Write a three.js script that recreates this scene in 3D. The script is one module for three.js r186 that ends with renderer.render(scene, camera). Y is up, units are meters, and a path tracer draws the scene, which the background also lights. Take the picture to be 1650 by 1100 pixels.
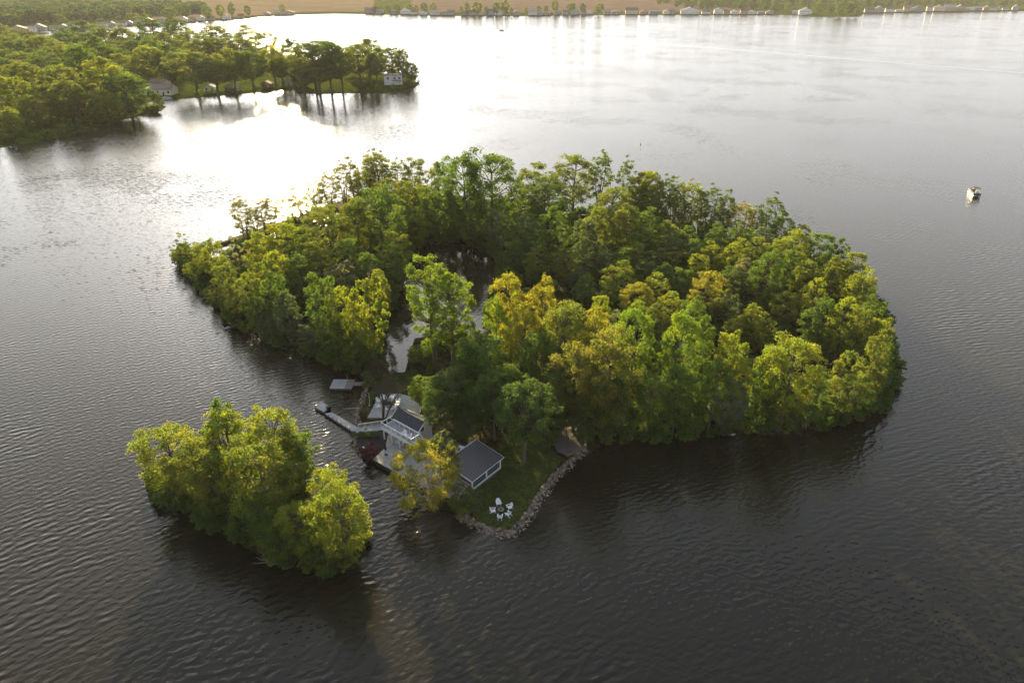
import * as THREE from 'three';
import { mergeGeometries } from 'three/addons/utils/BufferGeometryUtils.js';
import { ImprovedNoise } from 'three/addons/math/ImprovedNoise.js';
import { RoundedBoxGeometry } from 'three/addons/geometries/RoundedBoxGeometry.js';
import { MarchingCubes } from 'three/addons/objects/MarchingCubes.js';

// ---------- camera, sky, sun, exposure, haze ----------
const scene = new THREE.Scene();
const camera = new THREE.PerspectiveCamera(2 * Math.atan(0.5) * 180 / Math.PI, 1024 / 682, 1, 40000);
camera.position.set(0, 70, 0);
camera.lookAt(0, 70 - 100 * Math.tan(28 * Math.PI / 180), -100);

const SUN_AZ = -18 * Math.PI / 180, SUN_EL = 14 * Math.PI / 180;
const sunDir = new THREE.Vector3(Math.sin(SUN_AZ) * Math.cos(SUN_EL), Math.sin(SUN_EL), -Math.cos(SUN_AZ) * Math.cos(SUN_EL));
function makeSky() {
  const W = 512, H = 256, data = new Float32Array(W * H * 4), d = new THREE.Vector3();
  const horizon = [0.272, 0.284, 0.302], zenith = [0.04, 0.07, 0.122], warm = [1.0, 0.955, 0.89];
  for (let j = 0; j < H; j++) for (let i = 0; i < W; i++) {
    const el = ((j + 0.5) / H - 0.5) * Math.PI, az = ((i + 0.5) / W - 0.5) * 2 * Math.PI;
    d.set(Math.cos(az) * Math.cos(el), Math.sin(el), Math.sin(az) * Math.cos(el));
    const c = d.dot(sunDir), up = THREE.MathUtils.smoothstep(d.y, 0.2, 0.92);
    const hg = (g) => (1 - g * g) / Math.pow(1 + g * g - 2 * g * c, 1.5);
    const glow = 0.052 * hg(0.5) + 0.03 * hg(0.84);
    for (let k = 0; k < 3; k++) data[(j * W + i) * 4 + k] = (horizon[k] * (1 - up) + zenith[k] * up) * (0.85 + 0.15 * c) + warm[k] * glow;
    data[(j * W + i) * 4 + 3] = 1;
  }
  const t = new THREE.DataTexture(data, W, H, THREE.RGBAFormat, THREE.FloatType);
  t.mapping = THREE.EquirectangularReflectionMapping; t.magFilter = t.minFilter = THREE.LinearFilter; t.needsUpdate = true;
  return t;
}
scene.background = scene.environment = makeSky();

const sun = new THREE.DirectionalLight(new THREE.Color().setRGB(1.0, 0.79, 0.43), 5);
sun.position.copy(sunDir).multiplyScalar(600).add(new THREE.Vector3(0, 0, -140));
sun.target.position.set(0, 0, -140);
sun.castShadow = true;
sun.shadow.mapSize.set(4096, 4096);
Object.assign(sun.shadow.camera, { left: -260, right: 260, top: 260, bottom: -260, near: 1, far: 1600 });
scene.add(sun, sun.target);

const renderer = new THREE.WebGLRenderer({ antialias: true });
renderer.toneMapping = THREE.LinearToneMapping;
renderer.toneMappingExposure = 4.0;
renderer.shadowMap.enabled = true;
scene.fog = new THREE.FogExp2(new THREE.Color().setRGB(0.97, 0.94, 0.9), 0.00005);

// ---------- helpers ----------
function rng(seed) { let s = seed | 0; return () => { s = (s + 0x6d2b79f5) | 0; let t = Math.imul(s ^ (s >>> 15), 1 | s); t = (t + Math.imul(t ^ (t >>> 7), 61 | t)) ^ t; return ((t ^ (t >>> 14)) >>> 0) / 4294967296; }; }
const noise3 = new ImprovedNoise();
const fbm = (x, y, o = 4) => { let s = 0, a = 0.5; for (let i = 0; i < o; i++) { s += a * noise3.noise(x, y, i * 7.3); x *= 2.03; y *= 2.03; a *= 0.5; } return s; };
const used = {};
function numbered(name) { const n = used[name] = (used[name] ?? -1) + 1; return n ? name + '_' + String(n).padStart(3, '0') : name; }
function tag(o, label, category, group, kind) {
  if (label) o.userData.label = label; if (category) o.userData.category = category;
  if (group) o.userData.group = group; if (kind) o.userData.kind = kind;
  return o;
}
function thing(name, label, category, [x, y, z] = [0, 0, 0], turn = 0, group) {
  const o = new THREE.Group(); o.name = numbered(name); o.position.set(x, y, z); o.rotation.y = turn; scene.add(o);
  return tag(o, label, category, group);
}
function part(name, geo, m, parent) {
  const o = new THREE.Mesh(Array.isArray(geo) ? merge(geo) : geo, m);
  o.name = parent === scene ? numbered(name) : name; o.castShadow = o.receiveShadow = true; parent.add(o); return o;
}
function structure(name, geo, m) { const o = part(name, geo, m, scene); o.userData.kind = 'structure'; return o; }
function merge(list) {
  const plain = list.map((g) => { const q = g.index ? g.toNonIndexed() : g; for (const k of Object.keys(q.attributes)) if (!['position', 'normal', 'uv'].includes(k)) q.deleteAttribute(k); return q; });
  return plain.length === 1 ? plain[0] : mergeGeometries(plain);
}
function box(w, h, d, x = 0, y = 0, z = 0, ry = 0, rx = 0, rz = 0) {      // centred box
  const g = new THREE.BoxGeometry(w, h, d); if (rx) g.rotateX(rx); if (rz) g.rotateZ(rz); if (ry) g.rotateY(ry); return g.translate(x, y, z);
}
function bar(a, b, w, h = w) {                                            // square bar from a to b
  const A = new THREE.Vector3(...a), B = new THREE.Vector3(...b), L = A.distanceTo(B), g = new THREE.BoxGeometry(w, h, L);
  const m = new THREE.Matrix4().lookAt(B, A, Math.abs(B.y - A.y) > 0.98 * L ? new THREE.Vector3(1, 0, 0) : new THREE.Vector3(0, 1, 0));
  return g.applyMatrix4(m).translate((A.x + B.x) / 2, (A.y + B.y) / 2, (A.z + B.z) / 2);
}
function rod(a, b, r0, r1 = r0, sides = 6) {
  const A = new THREE.Vector3(...a), B = new THREE.Vector3(...b), L = A.distanceTo(B), g = new THREE.CylinderGeometry(r1, r0, L, sides);
  g.applyQuaternion(new THREE.Quaternion().setFromUnitVectors(new THREE.Vector3(0, 1, 0), B.clone().sub(A).normalize()));
  return g.translate((A.x + B.x) / 2, (A.y + B.y) / 2, (A.z + B.z) / 2);
}
function quad(a, b, c, d) {                                               // a sheet of four corners, uv in metres
  const g = new THREE.BufferGeometry(), v = [a, b, c, d].map((p) => new THREE.Vector3(...p)), w = v[0].distanceTo(v[1]), h = v[0].distanceTo(v[3]);
  g.setAttribute('position', new THREE.Float32BufferAttribute([...a, ...b, ...c, ...a, ...c, ...d], 3));
  g.setAttribute('uv', new THREE.Float32BufferAttribute([0, 0, w, 0, w, h, 0, 0, w, h, 0, h], 2)); g.computeVertexNormals(); return g;
}
function slabOf(poly, y0, y1, bevel = 0) {                                // a polygon on the ground, extruded from y0 to y1
  const s = new THREE.Shape(poly.map(([x, z]) => new THREE.Vector2(x, -z)));
  return new THREE.ExtrudeGeometry(s, { depth: y1 - y0 - bevel, bevelEnabled: bevel > 0, bevelSize: bevel, bevelThickness: bevel, bevelSegments: 1, bevelOffset: -bevel }).rotateX(-Math.PI / 2).translate(0, y0, 0);
}
function inside(x, z, p) { let r = false; for (let i = 0, j = p.length - 1; i < p.length; j = i++) { const [a, b] = p[i], [c, d] = p[j]; if ((b > z) !== (d > z) && x < (c - a) * (z - b) / (d - b) + a) r = !r; } return r; }
function signed(x, z, p) {                                                // distance to the edge, above zero inside
  let best = 1e9;
  for (let i = 0, j = p.length - 1; i < p.length; j = i++) {
    const [a, b] = p[j], [c, d] = p[i], dx = c - a, dz = d - b, t = Math.min(1, Math.max(0, ((x - a) * dx + (z - b) * dz) / (dx * dx + dz * dz + 1e-9)));
    best = Math.min(best, (x - a - t * dx) ** 2 + (z - b - t * dz) ** 2);
  }
  return Math.sqrt(best) * (inside(x, z, p) ? 1 : -1);
}
const bounds = (p, m = 0) => [Math.min(...p.map((q) => q[0])) - m, Math.max(...p.map((q) => q[0])) + m, Math.min(...p.map((q) => q[1])) - m, Math.max(...p.map((q) => q[1])) + m];
function tex(size, f, srgb = true, repeat = 1) {                          // tileable noise texture, f(u, v) -> [r, g, b] in 0..255
  const data = new Uint8Array(size * size * 4);
  for (let j = 0; j < size; j++) for (let i = 0; i < size; i++) { const c = f(i / size, j / size); data.set([c[0], c[1], c[2], 255], (j * size + i) * 4); }
  const t = new THREE.DataTexture(data, size, size); t.wrapS = t.wrapT = THREE.RepeatWrapping; t.magFilter = THREE.LinearFilter; t.minFilter = THREE.LinearMipmapLinearFilter;
  if (srgb) t.colorSpace = THREE.SRGBColorSpace; t.repeat.set(repeat, repeat); t.needsUpdate = true; return t;
}
function tileNoise(seed, octaves, base) {                                 // periodic value noise on the unit square
  const r = rng(seed), layers = [];
  for (let o = 0; o < octaves; o++) { const n = base << o; layers.push([n, Float32Array.from({ length: n * n }, () => r())]); }
  return (u, v) => {
    let s = 0, a = 0.5, tot = 0;
    for (const [n, g] of layers) {
      const x = u * n, y = v * n, i = Math.floor(x), j = Math.floor(y), fx = x - i, fy = y - j, sx = fx * fx * (3 - 2 * fx), sy = fy * fy * (3 - 2 * fy), at = (p, q) => g[((q % n + n) % n) * n + (p % n + n) % n];
      s += a * ((at(i, j) * (1 - sx) + at(i + 1, j) * sx) * (1 - sy) + (at(i, j + 1) * (1 - sx) + at(i + 1, j + 1) * sx) * sy); tot += a; a *= 0.55;
    }
    return s / tot;
  };
}
const lin = (r, g, b) => new THREE.Color().setRGB(r, g, b);
const mat = (r, g, b, rough = 0.85, more = {}) => new THREE.MeshStandardMaterial({ color: lin(r, g, b), roughness: rough, ...more });

// ---------- the plan, in metres: x to the right of the camera, z towards it ----------
const MAIN = [[-94.5,-179.9],[-87.6,-170.8],[-79.6,-160.0],[-70.8,-148.5],[-62.0,-138.3],[-55.4,-133.1],[-49.3,-128.8],[-41.6,-124.7],[-35.4,-120.3],[-31.6,-118.4],[-29.1,-116.9],[-28.3,-111.3],[-28.0,-106.6],[-28.5,-103.3],[-27.0,-100.2],[-27.2,-96.8],[-26.5,-93.3],[-24.6,-90.6],[-22.6,-89.9],[-18.3,-85.8],[-12.8,-81.1],[-8.3,-77.2],[-5.9,-75.4],[-3.1,-73.4],[-0.3,-73.0],[2.1,-75.9],[4.1,-80.7],[7.2,-86.3],[12.6,-93.3],[18.5,-94.3],[24.9,-95.0],[31.6,-96.1],[38.4,-97.5],[46.0,-97.5],[54.0,-98.7],[60.7,-100.9],[66.4,-104.1],[71.3,-109.1],[75.9,-115.9],[79.7,-124.7],[83.2,-134.6],[87.0,-147.4],[89.4,-161.6],[88.7,-175.2],[84.3,-183.8],[75.7,-189.9],[66.9,-197.5],[57.2,-204.3],[46.9,-211.6],[35.9,-218.1],[21.9,-222.1],[9.5,-226.2],[-3.2,-230.5],[-14.1,-233.5],[-27.5,-236.5],[-40.6,-236.5],[-50.8,-232.0],[-53.2,-222.8],[-58.9,-211.6],[-66.7,-203.8],[-74.6,-198.0],[-78.0,-188.9],[-81.4,-180.9],[-87.8,-183.8],[-94.0,-185.8]];
const POND = [[-24.8,-118.4],[-27.6,-128.8],[-28.7,-140.8],[-28.7,-151.7],[-29.0,-164.4],[-29.3,-177.6],[-28.5,-188.9],[-23.2,-194.2],[-14.9,-194.2],[-7.2,-187.3],[-3.2,-175.2],[-4.0,-161.6],[-5.9,-151.0],[-6.0,-137.6],[-7.4,-131.1],[-12.2,-131.7],[-17.2,-134.6],[-21.5,-133.1],[-21.6,-126.1],[-21.6,-118.4]];
const SPIT = [[-90.8,-185.8],[-88.7,-193.1],[-84.3,-201.4],[-78.5,-210.4],[-71.6,-221.4],[-64.3,-234.2],[-55.5,-245.1],[-43.2,-253.4],[-29.2,-253.4],[-27.2,-233.5],[-41.1,-239.5],[-51.1,-233.5],[-59.8,-224.2],[-67.4,-213.5],[-74.5,-203.8],[-80.4,-195.8],[-86.6,-189.9]];
const SMALL = [[-56.2,-82.5],[-52.7,-79.4],[-48.0,-76.7],[-42.3,-73.6],[-37.2,-70.5],[-32.4,-67.5],[-28.3,-66.4],[-24.3,-65.6],[-20.9,-66.8],[-20.0,-69.8],[-22.7,-74.4],[-28.0,-79.0],[-32.2,-82.5],[-37.8,-85.2],[-45.3,-86.7],[-52.4,-87.0],[-56.3,-85.8]];
const PENIN = [[-244.6,-307.1],[-239.7,-324.7],[-229.8,-337.1],[-222.3,-361.2],[-217.4,-396.2],[-209.3,-420.3],[-213.5,-440.2],[-225.0,-454.5],[-234.5,-449.6],[-236.4,-461.9],[-214.7,-472.2],[-195.2,-485.7],[-174.6,-499.9],[-157.3,-514.9],[-147.9,-497.0],[-133.6,-491.3],[-113.6,-497.0],[-96.0,-494.1],[-79.8,-499.9],[-70.4,-521.2],[-69.5,-547.6],[-81.3,-576.7],[-106.3,-608.8],[-147.0,-654.1],[-196.9,-695.1],[-248.4,-766.6],[-333.6,-837.8],[-430.5,-895.6],[-530.5,-941.9],[-626.0,-982.3],[-668.2,-971.9],[-711.2,-941.9]];
const LAWN = [[-7.7,-79.3],[-4.5,-75.1],[-2.2,-73.8],[0.1,-74.0],[1.9,-77.2],[3.7,-81.6],[6.4,-86.0],[8.1,-89.2],[5.7,-93.4],[0.5,-95.2],[-3.6,-92.6],[-6.3,-83.0]];
const LAWN2 = [[-26.0,-102.1],[-25.9,-106.8],[-21.7,-109.6],[-15.7,-107.9],[-19.0,-118.0],[-22.9,-117.5],[-25.9,-114.6],[-27.0,-110.1]];
const FIREPATIO = [[-25.8,-101.1],[-25.2,-106.4],[-24.1,-108.3],[-21.7,-109.2],[-19.0,-108.1],[-16.5,-105.4],[-16.6,-102.1],[-19.3,-100.9]];
const PATH = [[-17.0,-101.9],[-14.0,-102.3],[-9.0,-103.3],[-4.0,-104.7],[-3.7,-103.5],[-8.4,-102.1],[-13.8,-100.9],[-16.6,-100.6]];
const PAD = [[6.7,-95.0],[8.6,-97.9],[11.4,-98.7],[13.1,-96.1],[12.5,-92.9],[9.2,-90.5],[7.5,-91.2]];
const PATIO = [[-22.7,-89.1],[-21.2,-92.2],[-21.3,-96.4],[-18.9,-97.9],[-14.0,-92.6],[-10.1,-87.3],[-6.1,-80.2],[-7.7,-78.5],[-11.8,-81.3],[-17.1,-84.8]];
const BED = [[-26.3,-93.6],[-26.2,-96.6],[-24.3,-97.5],[-21.4,-96.1],[-21.3,-92.6],[-22.8,-89.2],[-24.6,-90.4]];
const DOCK = [[-36.1,-104.8],[-35.7,-107.1],[-33.4,-105.0],[-32.7,-103.3],[-26.8,-98.4],[-27.4,-97.1],[-33.9,-102.9],[-34.1,-103.4]];
const RAMP = [[-27.4,-96.9],[-26.8,-98.1],[-22.7,-98.6],[-22.3,-97.3]];
const SWIMW = [[-35.1,-111.5],[-35.1,-114.9],[-32.3,-114.9],[-32.2,-111.4]];
const SWIMG = [[-32.2,-111.4],[-32.3,-114.9],[-30.8,-114.8],[-30.8,-111.3]];
const GANG = [[-30.7,-112.4],[-30.7,-113.7],[-28.2,-113.8],[-27.9,-112.5]];
const ROCKLINE = [[-7.6,-76.9],[-5.9,-75.1],[-3.1,-73.3],[-0.3,-72.8],[2.1,-75.6],[4.1,-80.3],[7.2,-85.9],[12.5,-92.9]];
const ROCKLINE2 = [[-28.7,-116.6],[-28.1,-110.6],[-28.0,-106.3],[-28.3,-103.0],[-27.2,-99.9]];
const ROCKLINE3 = [[-25.6,-98.4],[-27.0,-97.3],[-26.9,-94.8],[-26.4,-92.7],[-24.7,-90.3]];
const FARSHORE = [[-774.1,-941.9],[-739.5,-1003.8],[-711.9,-1037.8],[-698.1,-1099.6],[-681.2,-1184.0],[-644.5,-1247.5],[-587.2,-1356.2],[-543.1,-1417.8],[-510.6,-1533.5],[-464.5,-1640.2],[-397.2,-1699.2],[-308.2,-1669.2],[-192.0,-1612.2],[-84.6,-1585.1],[19.5,-1585.1],[99.3,-1612.2],[235.6,-1640.2],[370.3,-1640.2],[504.9,-1640.2],[626.1,-1640.2],[621.4,-1558.9],[717.5,-1558.9],[790.3,-1699.2],[946.2,-1762.5],[1081.5,-1795.9],[1236.9,-1830.6],[1428.8,-1866.6],[1675.0,-1904.0]];
const WOODR = [[403.3,-2101.7],[437.9,-1813.2],[536.0,-1744.6],[690.3,-1813.2],[872.4,-1887.4],[1076.0,-2010.5],[1233.8,-2055.1],[1401.6,-2055.1],[1641.0,-2150.4],[2025.2,-2310.9],[3080.0,-3533.3],[1711.1,-3671.2],[1018.1,-3174.9],[550.4,-2881.9]];
const WOODL = [[-853.5,-1043.4],[-812.6,-1107.7],[-805.5,-1180.2],[-786.8,-1245.2],[-766.0,-1336.9],[-709.1,-1377.3],[-679.8,-1489.7],[-647.5,-1593.4],[-734.8,-1813.2],[-892.7,-1967.7],[-1049.1,-2055.1],[-1192.6,-2101.7],[-1342.7,-2150.4],[-1448.0,-2150.4],[-1618.2,-2010.5]];
const WOODM = [[48.0,-2565.4],[346.6,-2431.6],[461.5,-2637.9],[573.3,-3286.1],[61.3,-3286.1]];
const CHAIRS1 = [[-24.62,-106.13],[-24.03,-107.18],[-23.46,-106.86],[-22.8,-107.39],[-21.88,-106.97],[-21.09,-106.02],[-20.96,-104.99],[-21.25,-104.06],[-21.74,-103.56],[-22.48,-103.26],[-24.45,-104.27]];
const PIT1 = [-22.79,-105.19];
const CHAIRS2 = [[-2.0,-78.36],[-2.78,-76.83],[-0.4,-77.59],[-0.55,-76.09],[-1.75,-75.5]];
const PIT2 = [-1.64,-76.91];
const BAREROW = [[-27.59,-115.89],[-28.85,-117.34],[-26.37,-114.48],[-27.16,-112.17]];
const LAMP_AT = [9.34,-95.48];
const POLE_AT = [-26.13,-105.09];
const BARE_AT = [-22.82,-99.92];
const REDTREE_AT = [-23.28,-89.75];
const PONTOON_AT = [169.29,-245.88];
const SPEED_AT = [-15.97,-1133.3];
const KAYAK_AT = [-63.78,-138.56];
const BUOY_AT = [61.49,-332.87];
const UMB_AT = [-20.7,-90.28];
const BOX_AT = [-24.66,-92.3];
const ROPEA_AT = [-30.35,-104.57];
const ROPEB_AT = [-28.19,-104.57];
const DEADA_AT = [-32.73,-67.87];
const TREETRUNK_AT = [0.5,-88.84];
const TREES = {
  left: [[-89.9,-176.0,7.9,7.1,'sparse','olive'],[-76.2,-163.7,11.3,6.3,'round','yellow'],[-82.3,-169.7,7.9,4.9,'round','yellow'],[-72.4,-168.8,9.0,6.2,'sparse','pale'],[-67.5,-148.5,10.6,5.9,'round','olive'],[-58.5,-139.2,12.2,6.4,'round','olive'],[-62.2,-159.7,14.3,9.0,'round','yellow'],[-58.0,-166.7,15.2,10.9,'round','yellow'],[-47.7,-168.8,18.1,13.8,'broad','olive'],[-35.8,-177.9,20.9,15.4,'broad','green'],[-41.4,-175.5,18.6,10.0,'broad','olive'],[-49.7,-149.2,12.4,8.5,'round','green'],[-39.3,-146.4,12.1,8.1,'willow','pale'],[-47.4,-129.3,12.1,5.7,'round','grey'],[-39.0,-127.3,16.5,7.2,'round','green'],[-33.9,-123.3,15.8,6.5,'round','yellow'],[-27.5,-118.5,20.3,7.4,'willow','yellow'],[-51.5,-135.1,13.8,6.5,'round','green'],[-55.5,-133.9,9.9,5.7,'round','green'],[-63.2,-142.4,8.1,6.4,'round','olive'],[-70.8,-149.9,5.8,5.4,'round','olive'],[-36.4,-122.5,10.3,6.3,'round','green'],[-42.0,-125.5,7.0,5.4,'round','grey'],[-52.7,-131.9,6.4,5.3,'round','grey'],[-33.5,-149.2,13.0,7.0,'round','green'],[-28.8,-135.9,14.9,4.9,'round','olive'],[-29.5,-156.6,12.7,7.6,'round','green'],[-29.6,-165.6,12.9,8.3,'round','yellow'],[-52.3,-159.7,12.3,9.3,'round','green'],[-46.6,-153.6,13.4,8.7,'round','olive'],[-55.0,-148.5,13.7,7.3,'round','yellow'],[-39.6,-156.6,13.8,9.1,'round','green'],[-30.6,-118.4,7.4,5.4,'willow','green'],[-31.6,-127.3,12.9,5.2,'round','yellow'],[-81.7,-163.7,5.5,4.8,'bush','olive']],
  spit: [[-80.4,-196.8,13.0,6.6,'slender','warm'],[-76.4,-203.8,10.4,6.5,'slender','warm'],[-74.8,-206.2,11.3,5.8,'slender','olive'],[-70.3,-213.0,11.9,6.7,'slender','warm'],[-68.5,-214.9,12.2,6.0,'slender','warm'],[-65.1,-219.6,12.8,6.1,'slender','warm'],[-61.4,-225.1,13.0,7.0,'slender','warm'],[-57.6,-230.1,14.7,6.3,'slender','warm'],[-54.6,-233.0,15.5,6.0,'slender','warm'],[-49.3,-239.1,16.4,7.8,'slender','warm'],[-45.9,-239.9,15.6,7.4,'slender','olive'],[-53.4,-236.0,9.0,6.5,'slender','olive'],[-66.5,-217.6,7.7,5.3,'slender','warm'],[-78.7,-200.8,8.0,4.9,'slender','warm'],[-73.2,-209.8,8.7,5.1,'slender','warm'],[-64.1,-222.3,8.8,5.4,'slender','warm']],
  back: [[-46.3,-233.3,18.0,9.4,'slender','olive'],[-49.3,-226.5,13.5,8.7,'round','olive'],[-38.5,-230.8,15.8,7.6,'slender','olive'],[-32.7,-230.8,15.8,8.9,'round','olive'],[-26.1,-230.8,14.3,5.9,'slender','warm'],[-38.2,-209.2,14.7,11.6,'round','olive'],[-30.6,-203.2,16.3,11.7,'round','olive'],[-21.4,-215.6,19.3,9.9,'broad','green'],[-14.4,-199.7,24.4,13.6,'broad','green'],[-6.3,-200.8,25.4,17.7,'broad','green'],[-24.1,-194.1,16.5,9.4,'round','green'],[-19.8,-194.7,13.7,8.9,'round','green'],[-11.5,-191.8,12.3,9.7,'round','green'],[-4.4,-186.7,11.8,8.1,'round','grey'],[8.0,-220.9,16.7,14.2,'round','olive'],[10.4,-206.8,15.7,12.7,'broad','green'],[19.9,-219.6,19.7,15.3,'broad','olive'],[28.8,-218.2,21.2,8.4,'slender','green'],[36.3,-215.6,19.3,7.1,'slender','green'],[41.4,-211.7,16.4,8.6,'round','olive'],[2.1,-176.0,12.7,8.1,'round','green'],[4.4,-174.1,14.5,7.0,'round','grey'],[10.5,-168.0,18.0,9.6,'round','green'],[19.0,-168.0,15.0,7.4,'round','grey'],[28.3,-186.7,18.5,10.9,'broad','olive'],[21.7,-172.3,16.2,8.5,'round','olive'],[30.5,-176.9,16.2,8.7,'round','olive'],[6.8,-165.4,8.6,8.0,'round','yellow'],[14.1,-162.1,8.1,7.9,'round','olive'],[22.4,-163.7,9.7,7.3,'round','grey'],[28.8,-163.7,8.8,7.3,'round','green'],[33.8,-172.3,11.2,8.3,'round','green'],[2.8,-206.8,13.0,9.6,'round','green'],[-27.5,-190.7,9.9,8.6,'round','yellow'],[-31.1,-190.9,11.6,9.0,'round','green'],[16.9,-158.1,6.0,6.2,'round','grey'],[0.8,-168.8,9.5,6.5,'round','green']],
  ridge: [[39.5,-211.7,15.4,7.8,'round','olive'],[43.2,-209.2,16.8,9.3,'round','yellow'],[47.4,-206.8,15.9,8.1,'slender','green'],[49.9,-204.4,15.8,6.5,'slender','green'],[53.8,-202.0,16.2,8.6,'slender','yellow'],[59.3,-198.6,15.3,8.5,'slender','green'],[63.7,-195.7,14.8,5.1,'slender','green'],[67.2,-193.0,12.2,8.4,'slender','gold'],[73.4,-186.7,15.9,7.7,'slender','green'],[70.9,-189.8,11.9,5.7,'slender','olive'],[76.5,-185.2,11.0,7.7,'round','green'],[79.8,-178.8,10.1,5.5,'round','olive'],[57.1,-199.7,13.1,5.6,'slender','olive'],[44.5,-204.4,13.7,7.6,'slender','olive'],[62.1,-196.3,10.3,6.3,'slender','olive'],[51.8,-199.7,11.2,6.7,'slender','olive']],
  hollow: [[37.3,-181.7,13.3,9.0,'round','green'],[41.8,-176.9,11.9,7.8,'round','olive'],[46.9,-174.1,11.3,7.7,'round','green'],[31.2,-167.1,9.0,7.4,'round','yellow'],[37.2,-164.6,8.2,6.7,'round','olive'],[42.7,-164.6,8.2,7.4,'round','olive'],[47.3,-167.1,10.1,7.4,'round','green'],[42.5,-171.4,10.1,6.9,'round','grey'],[33.4,-158.9,7.4,6.5,'round','green'],[55.1,-174.1,11.6,7.7,'round','green'],[60.7,-173.2,11.9,7.6,'round','green'],[66.6,-173.2,11.4,7.3,'round','grey'],[36.7,-151.4,9.5,6.6,'round','green'],[39.6,-147.8,9.8,6.1,'round','green'],[51.6,-149.2,9.6,6.5,'round','green'],[46.1,-156.6,9.9,6.1,'round','yellow'],[60.0,-136.1,9.1,6.3,'round','olive'],[47.2,-136.1,9.1,6.3,'round','grey'],[64.2,-131.6,6.7,5.4,'round','green']],
  crown: [[50.5,-162.5,10.9,6.6,'round','yellow'],[55.7,-159.7,12.3,7.1,'round','yellow'],[61.3,-160.5,12.9,8.1,'round','olive'],[70.8,-162.1,14.1,9.7,'broad','yellow'],[75.8,-158.1,14.9,7.7,'round','green'],[79.6,-156.6,13.7,5.8,'round','green'],[58.3,-144.1,15.5,8.2,'broad','green'],[67.8,-145.8,12.5,7.2,'round','olive'],[73.9,-145.8,13.4,6.6,'round','olive'],[78.3,-145.1,15.0,6.0,'round','olive'],[75.5,-135.4,14.2,7.3,'broad','yellow'],[72.8,-124.1,13.0,5.3,'round','green'],[54.7,-151.0,11.4,5.3,'slender','pale'],[43.3,-138.5,12.4,9.1,'broad','gold'],[27.8,-137.6,10.6,8.0,'broad','gold'],[25.1,-147.5,11.1,8.7,'round','yellow'],[22.7,-144.1,7.4,5.5,'round','green'],[33.5,-145.8,9.5,6.4,'round','yellow'],[49.5,-126.8,10.4,5.9,'round','yellow'],[46.6,-126.2,7.6,5.9,'round','olive'],[51.6,-124.1,9.2,5.3,'round','olive'],[62.5,-124.1,12.7,7.1,'round','green'],[66.2,-121.5,14.2,6.9,'round','yellow'],[67.4,-116.5,13.9,6.0,'round','olive'],[70.7,-116.0,12.6,5.3,'round','yellow'],[70.1,-111.8,10.0,4.4,'round','green'],[66.5,-152.8,12.9,6.6,'round','green'],[66.1,-136.1,12.3,5.7,'round','yellow'],[34.3,-133.1,10.4,6.7,'round','yellow'],[37.4,-127.3,11.8,6.2,'round','green'],[29.9,-127.3,10.2,6.2,'round','olive']],
  front: [[21.7,-107.5,19.4,8.4,'broad','bright'],[29.6,-105.4,19.6,6.8,'broad','bright'],[33.9,-107.5,17.0,5.1,'round','green'],[37.6,-103.3,16.4,5.6,'round','yellow'],[37.7,-97.9,16.2,5.2,'round','yellow'],[33.9,-97.2,14.6,6.0,'broad','green'],[46.5,-98.1,18.8,9.9,'broad','yellow'],[57.5,-100.6,14.0,6.0,'round','olive'],[64.5,-105.4,15.1,4.9,'round','olive'],[67.5,-107.5,10.8,4.1,'round','green'],[27.5,-96.0,14.7,6.4,'broad','green'],[36.9,-97.8,10.5,6.5,'round','silver'],[45.0,-98.1,10.8,5.5,'round','green'],[51.6,-98.9,11.3,5.5,'round','green'],[15.4,-94.6,21.1,9.2,'broad','brownish'],[14.3,-105.4,19.2,8.8,'broad','gold'],[22.8,-95.3,13.4,6.3,'broad','green'],[16.7,-94.6,13.6,7.1,'broad','green'],[60.1,-101.3,9.3,5.4,'round','green'],[63.4,-103.3,10.3,5.1,'round','olive'],[54.8,-99.6,6.2,4.7,'bush','green'],[42.6,-98.1,7.3,5.1,'bush','dark'],[30.4,-96.6,7.1,5.4,'bush','green'],[25.1,-95.7,7.4,5.0,'bush','green'],[49.9,-98.8,6.6,4.5,'bush','grey'],[11.8,-93.2,9.2,4.7,'round','dark'],[26.2,-103.7,14.1,6.6,'round','green'],[43.7,-101.7,13.9,5.4,'round','green'],[19.0,-94.9,8.0,5.1,'bush','dark'],[37.3,-98.0,5.5,5.1,'bush','grey'],[62.7,-102.6,4.7,4.4,'bush','dark']],
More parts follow.
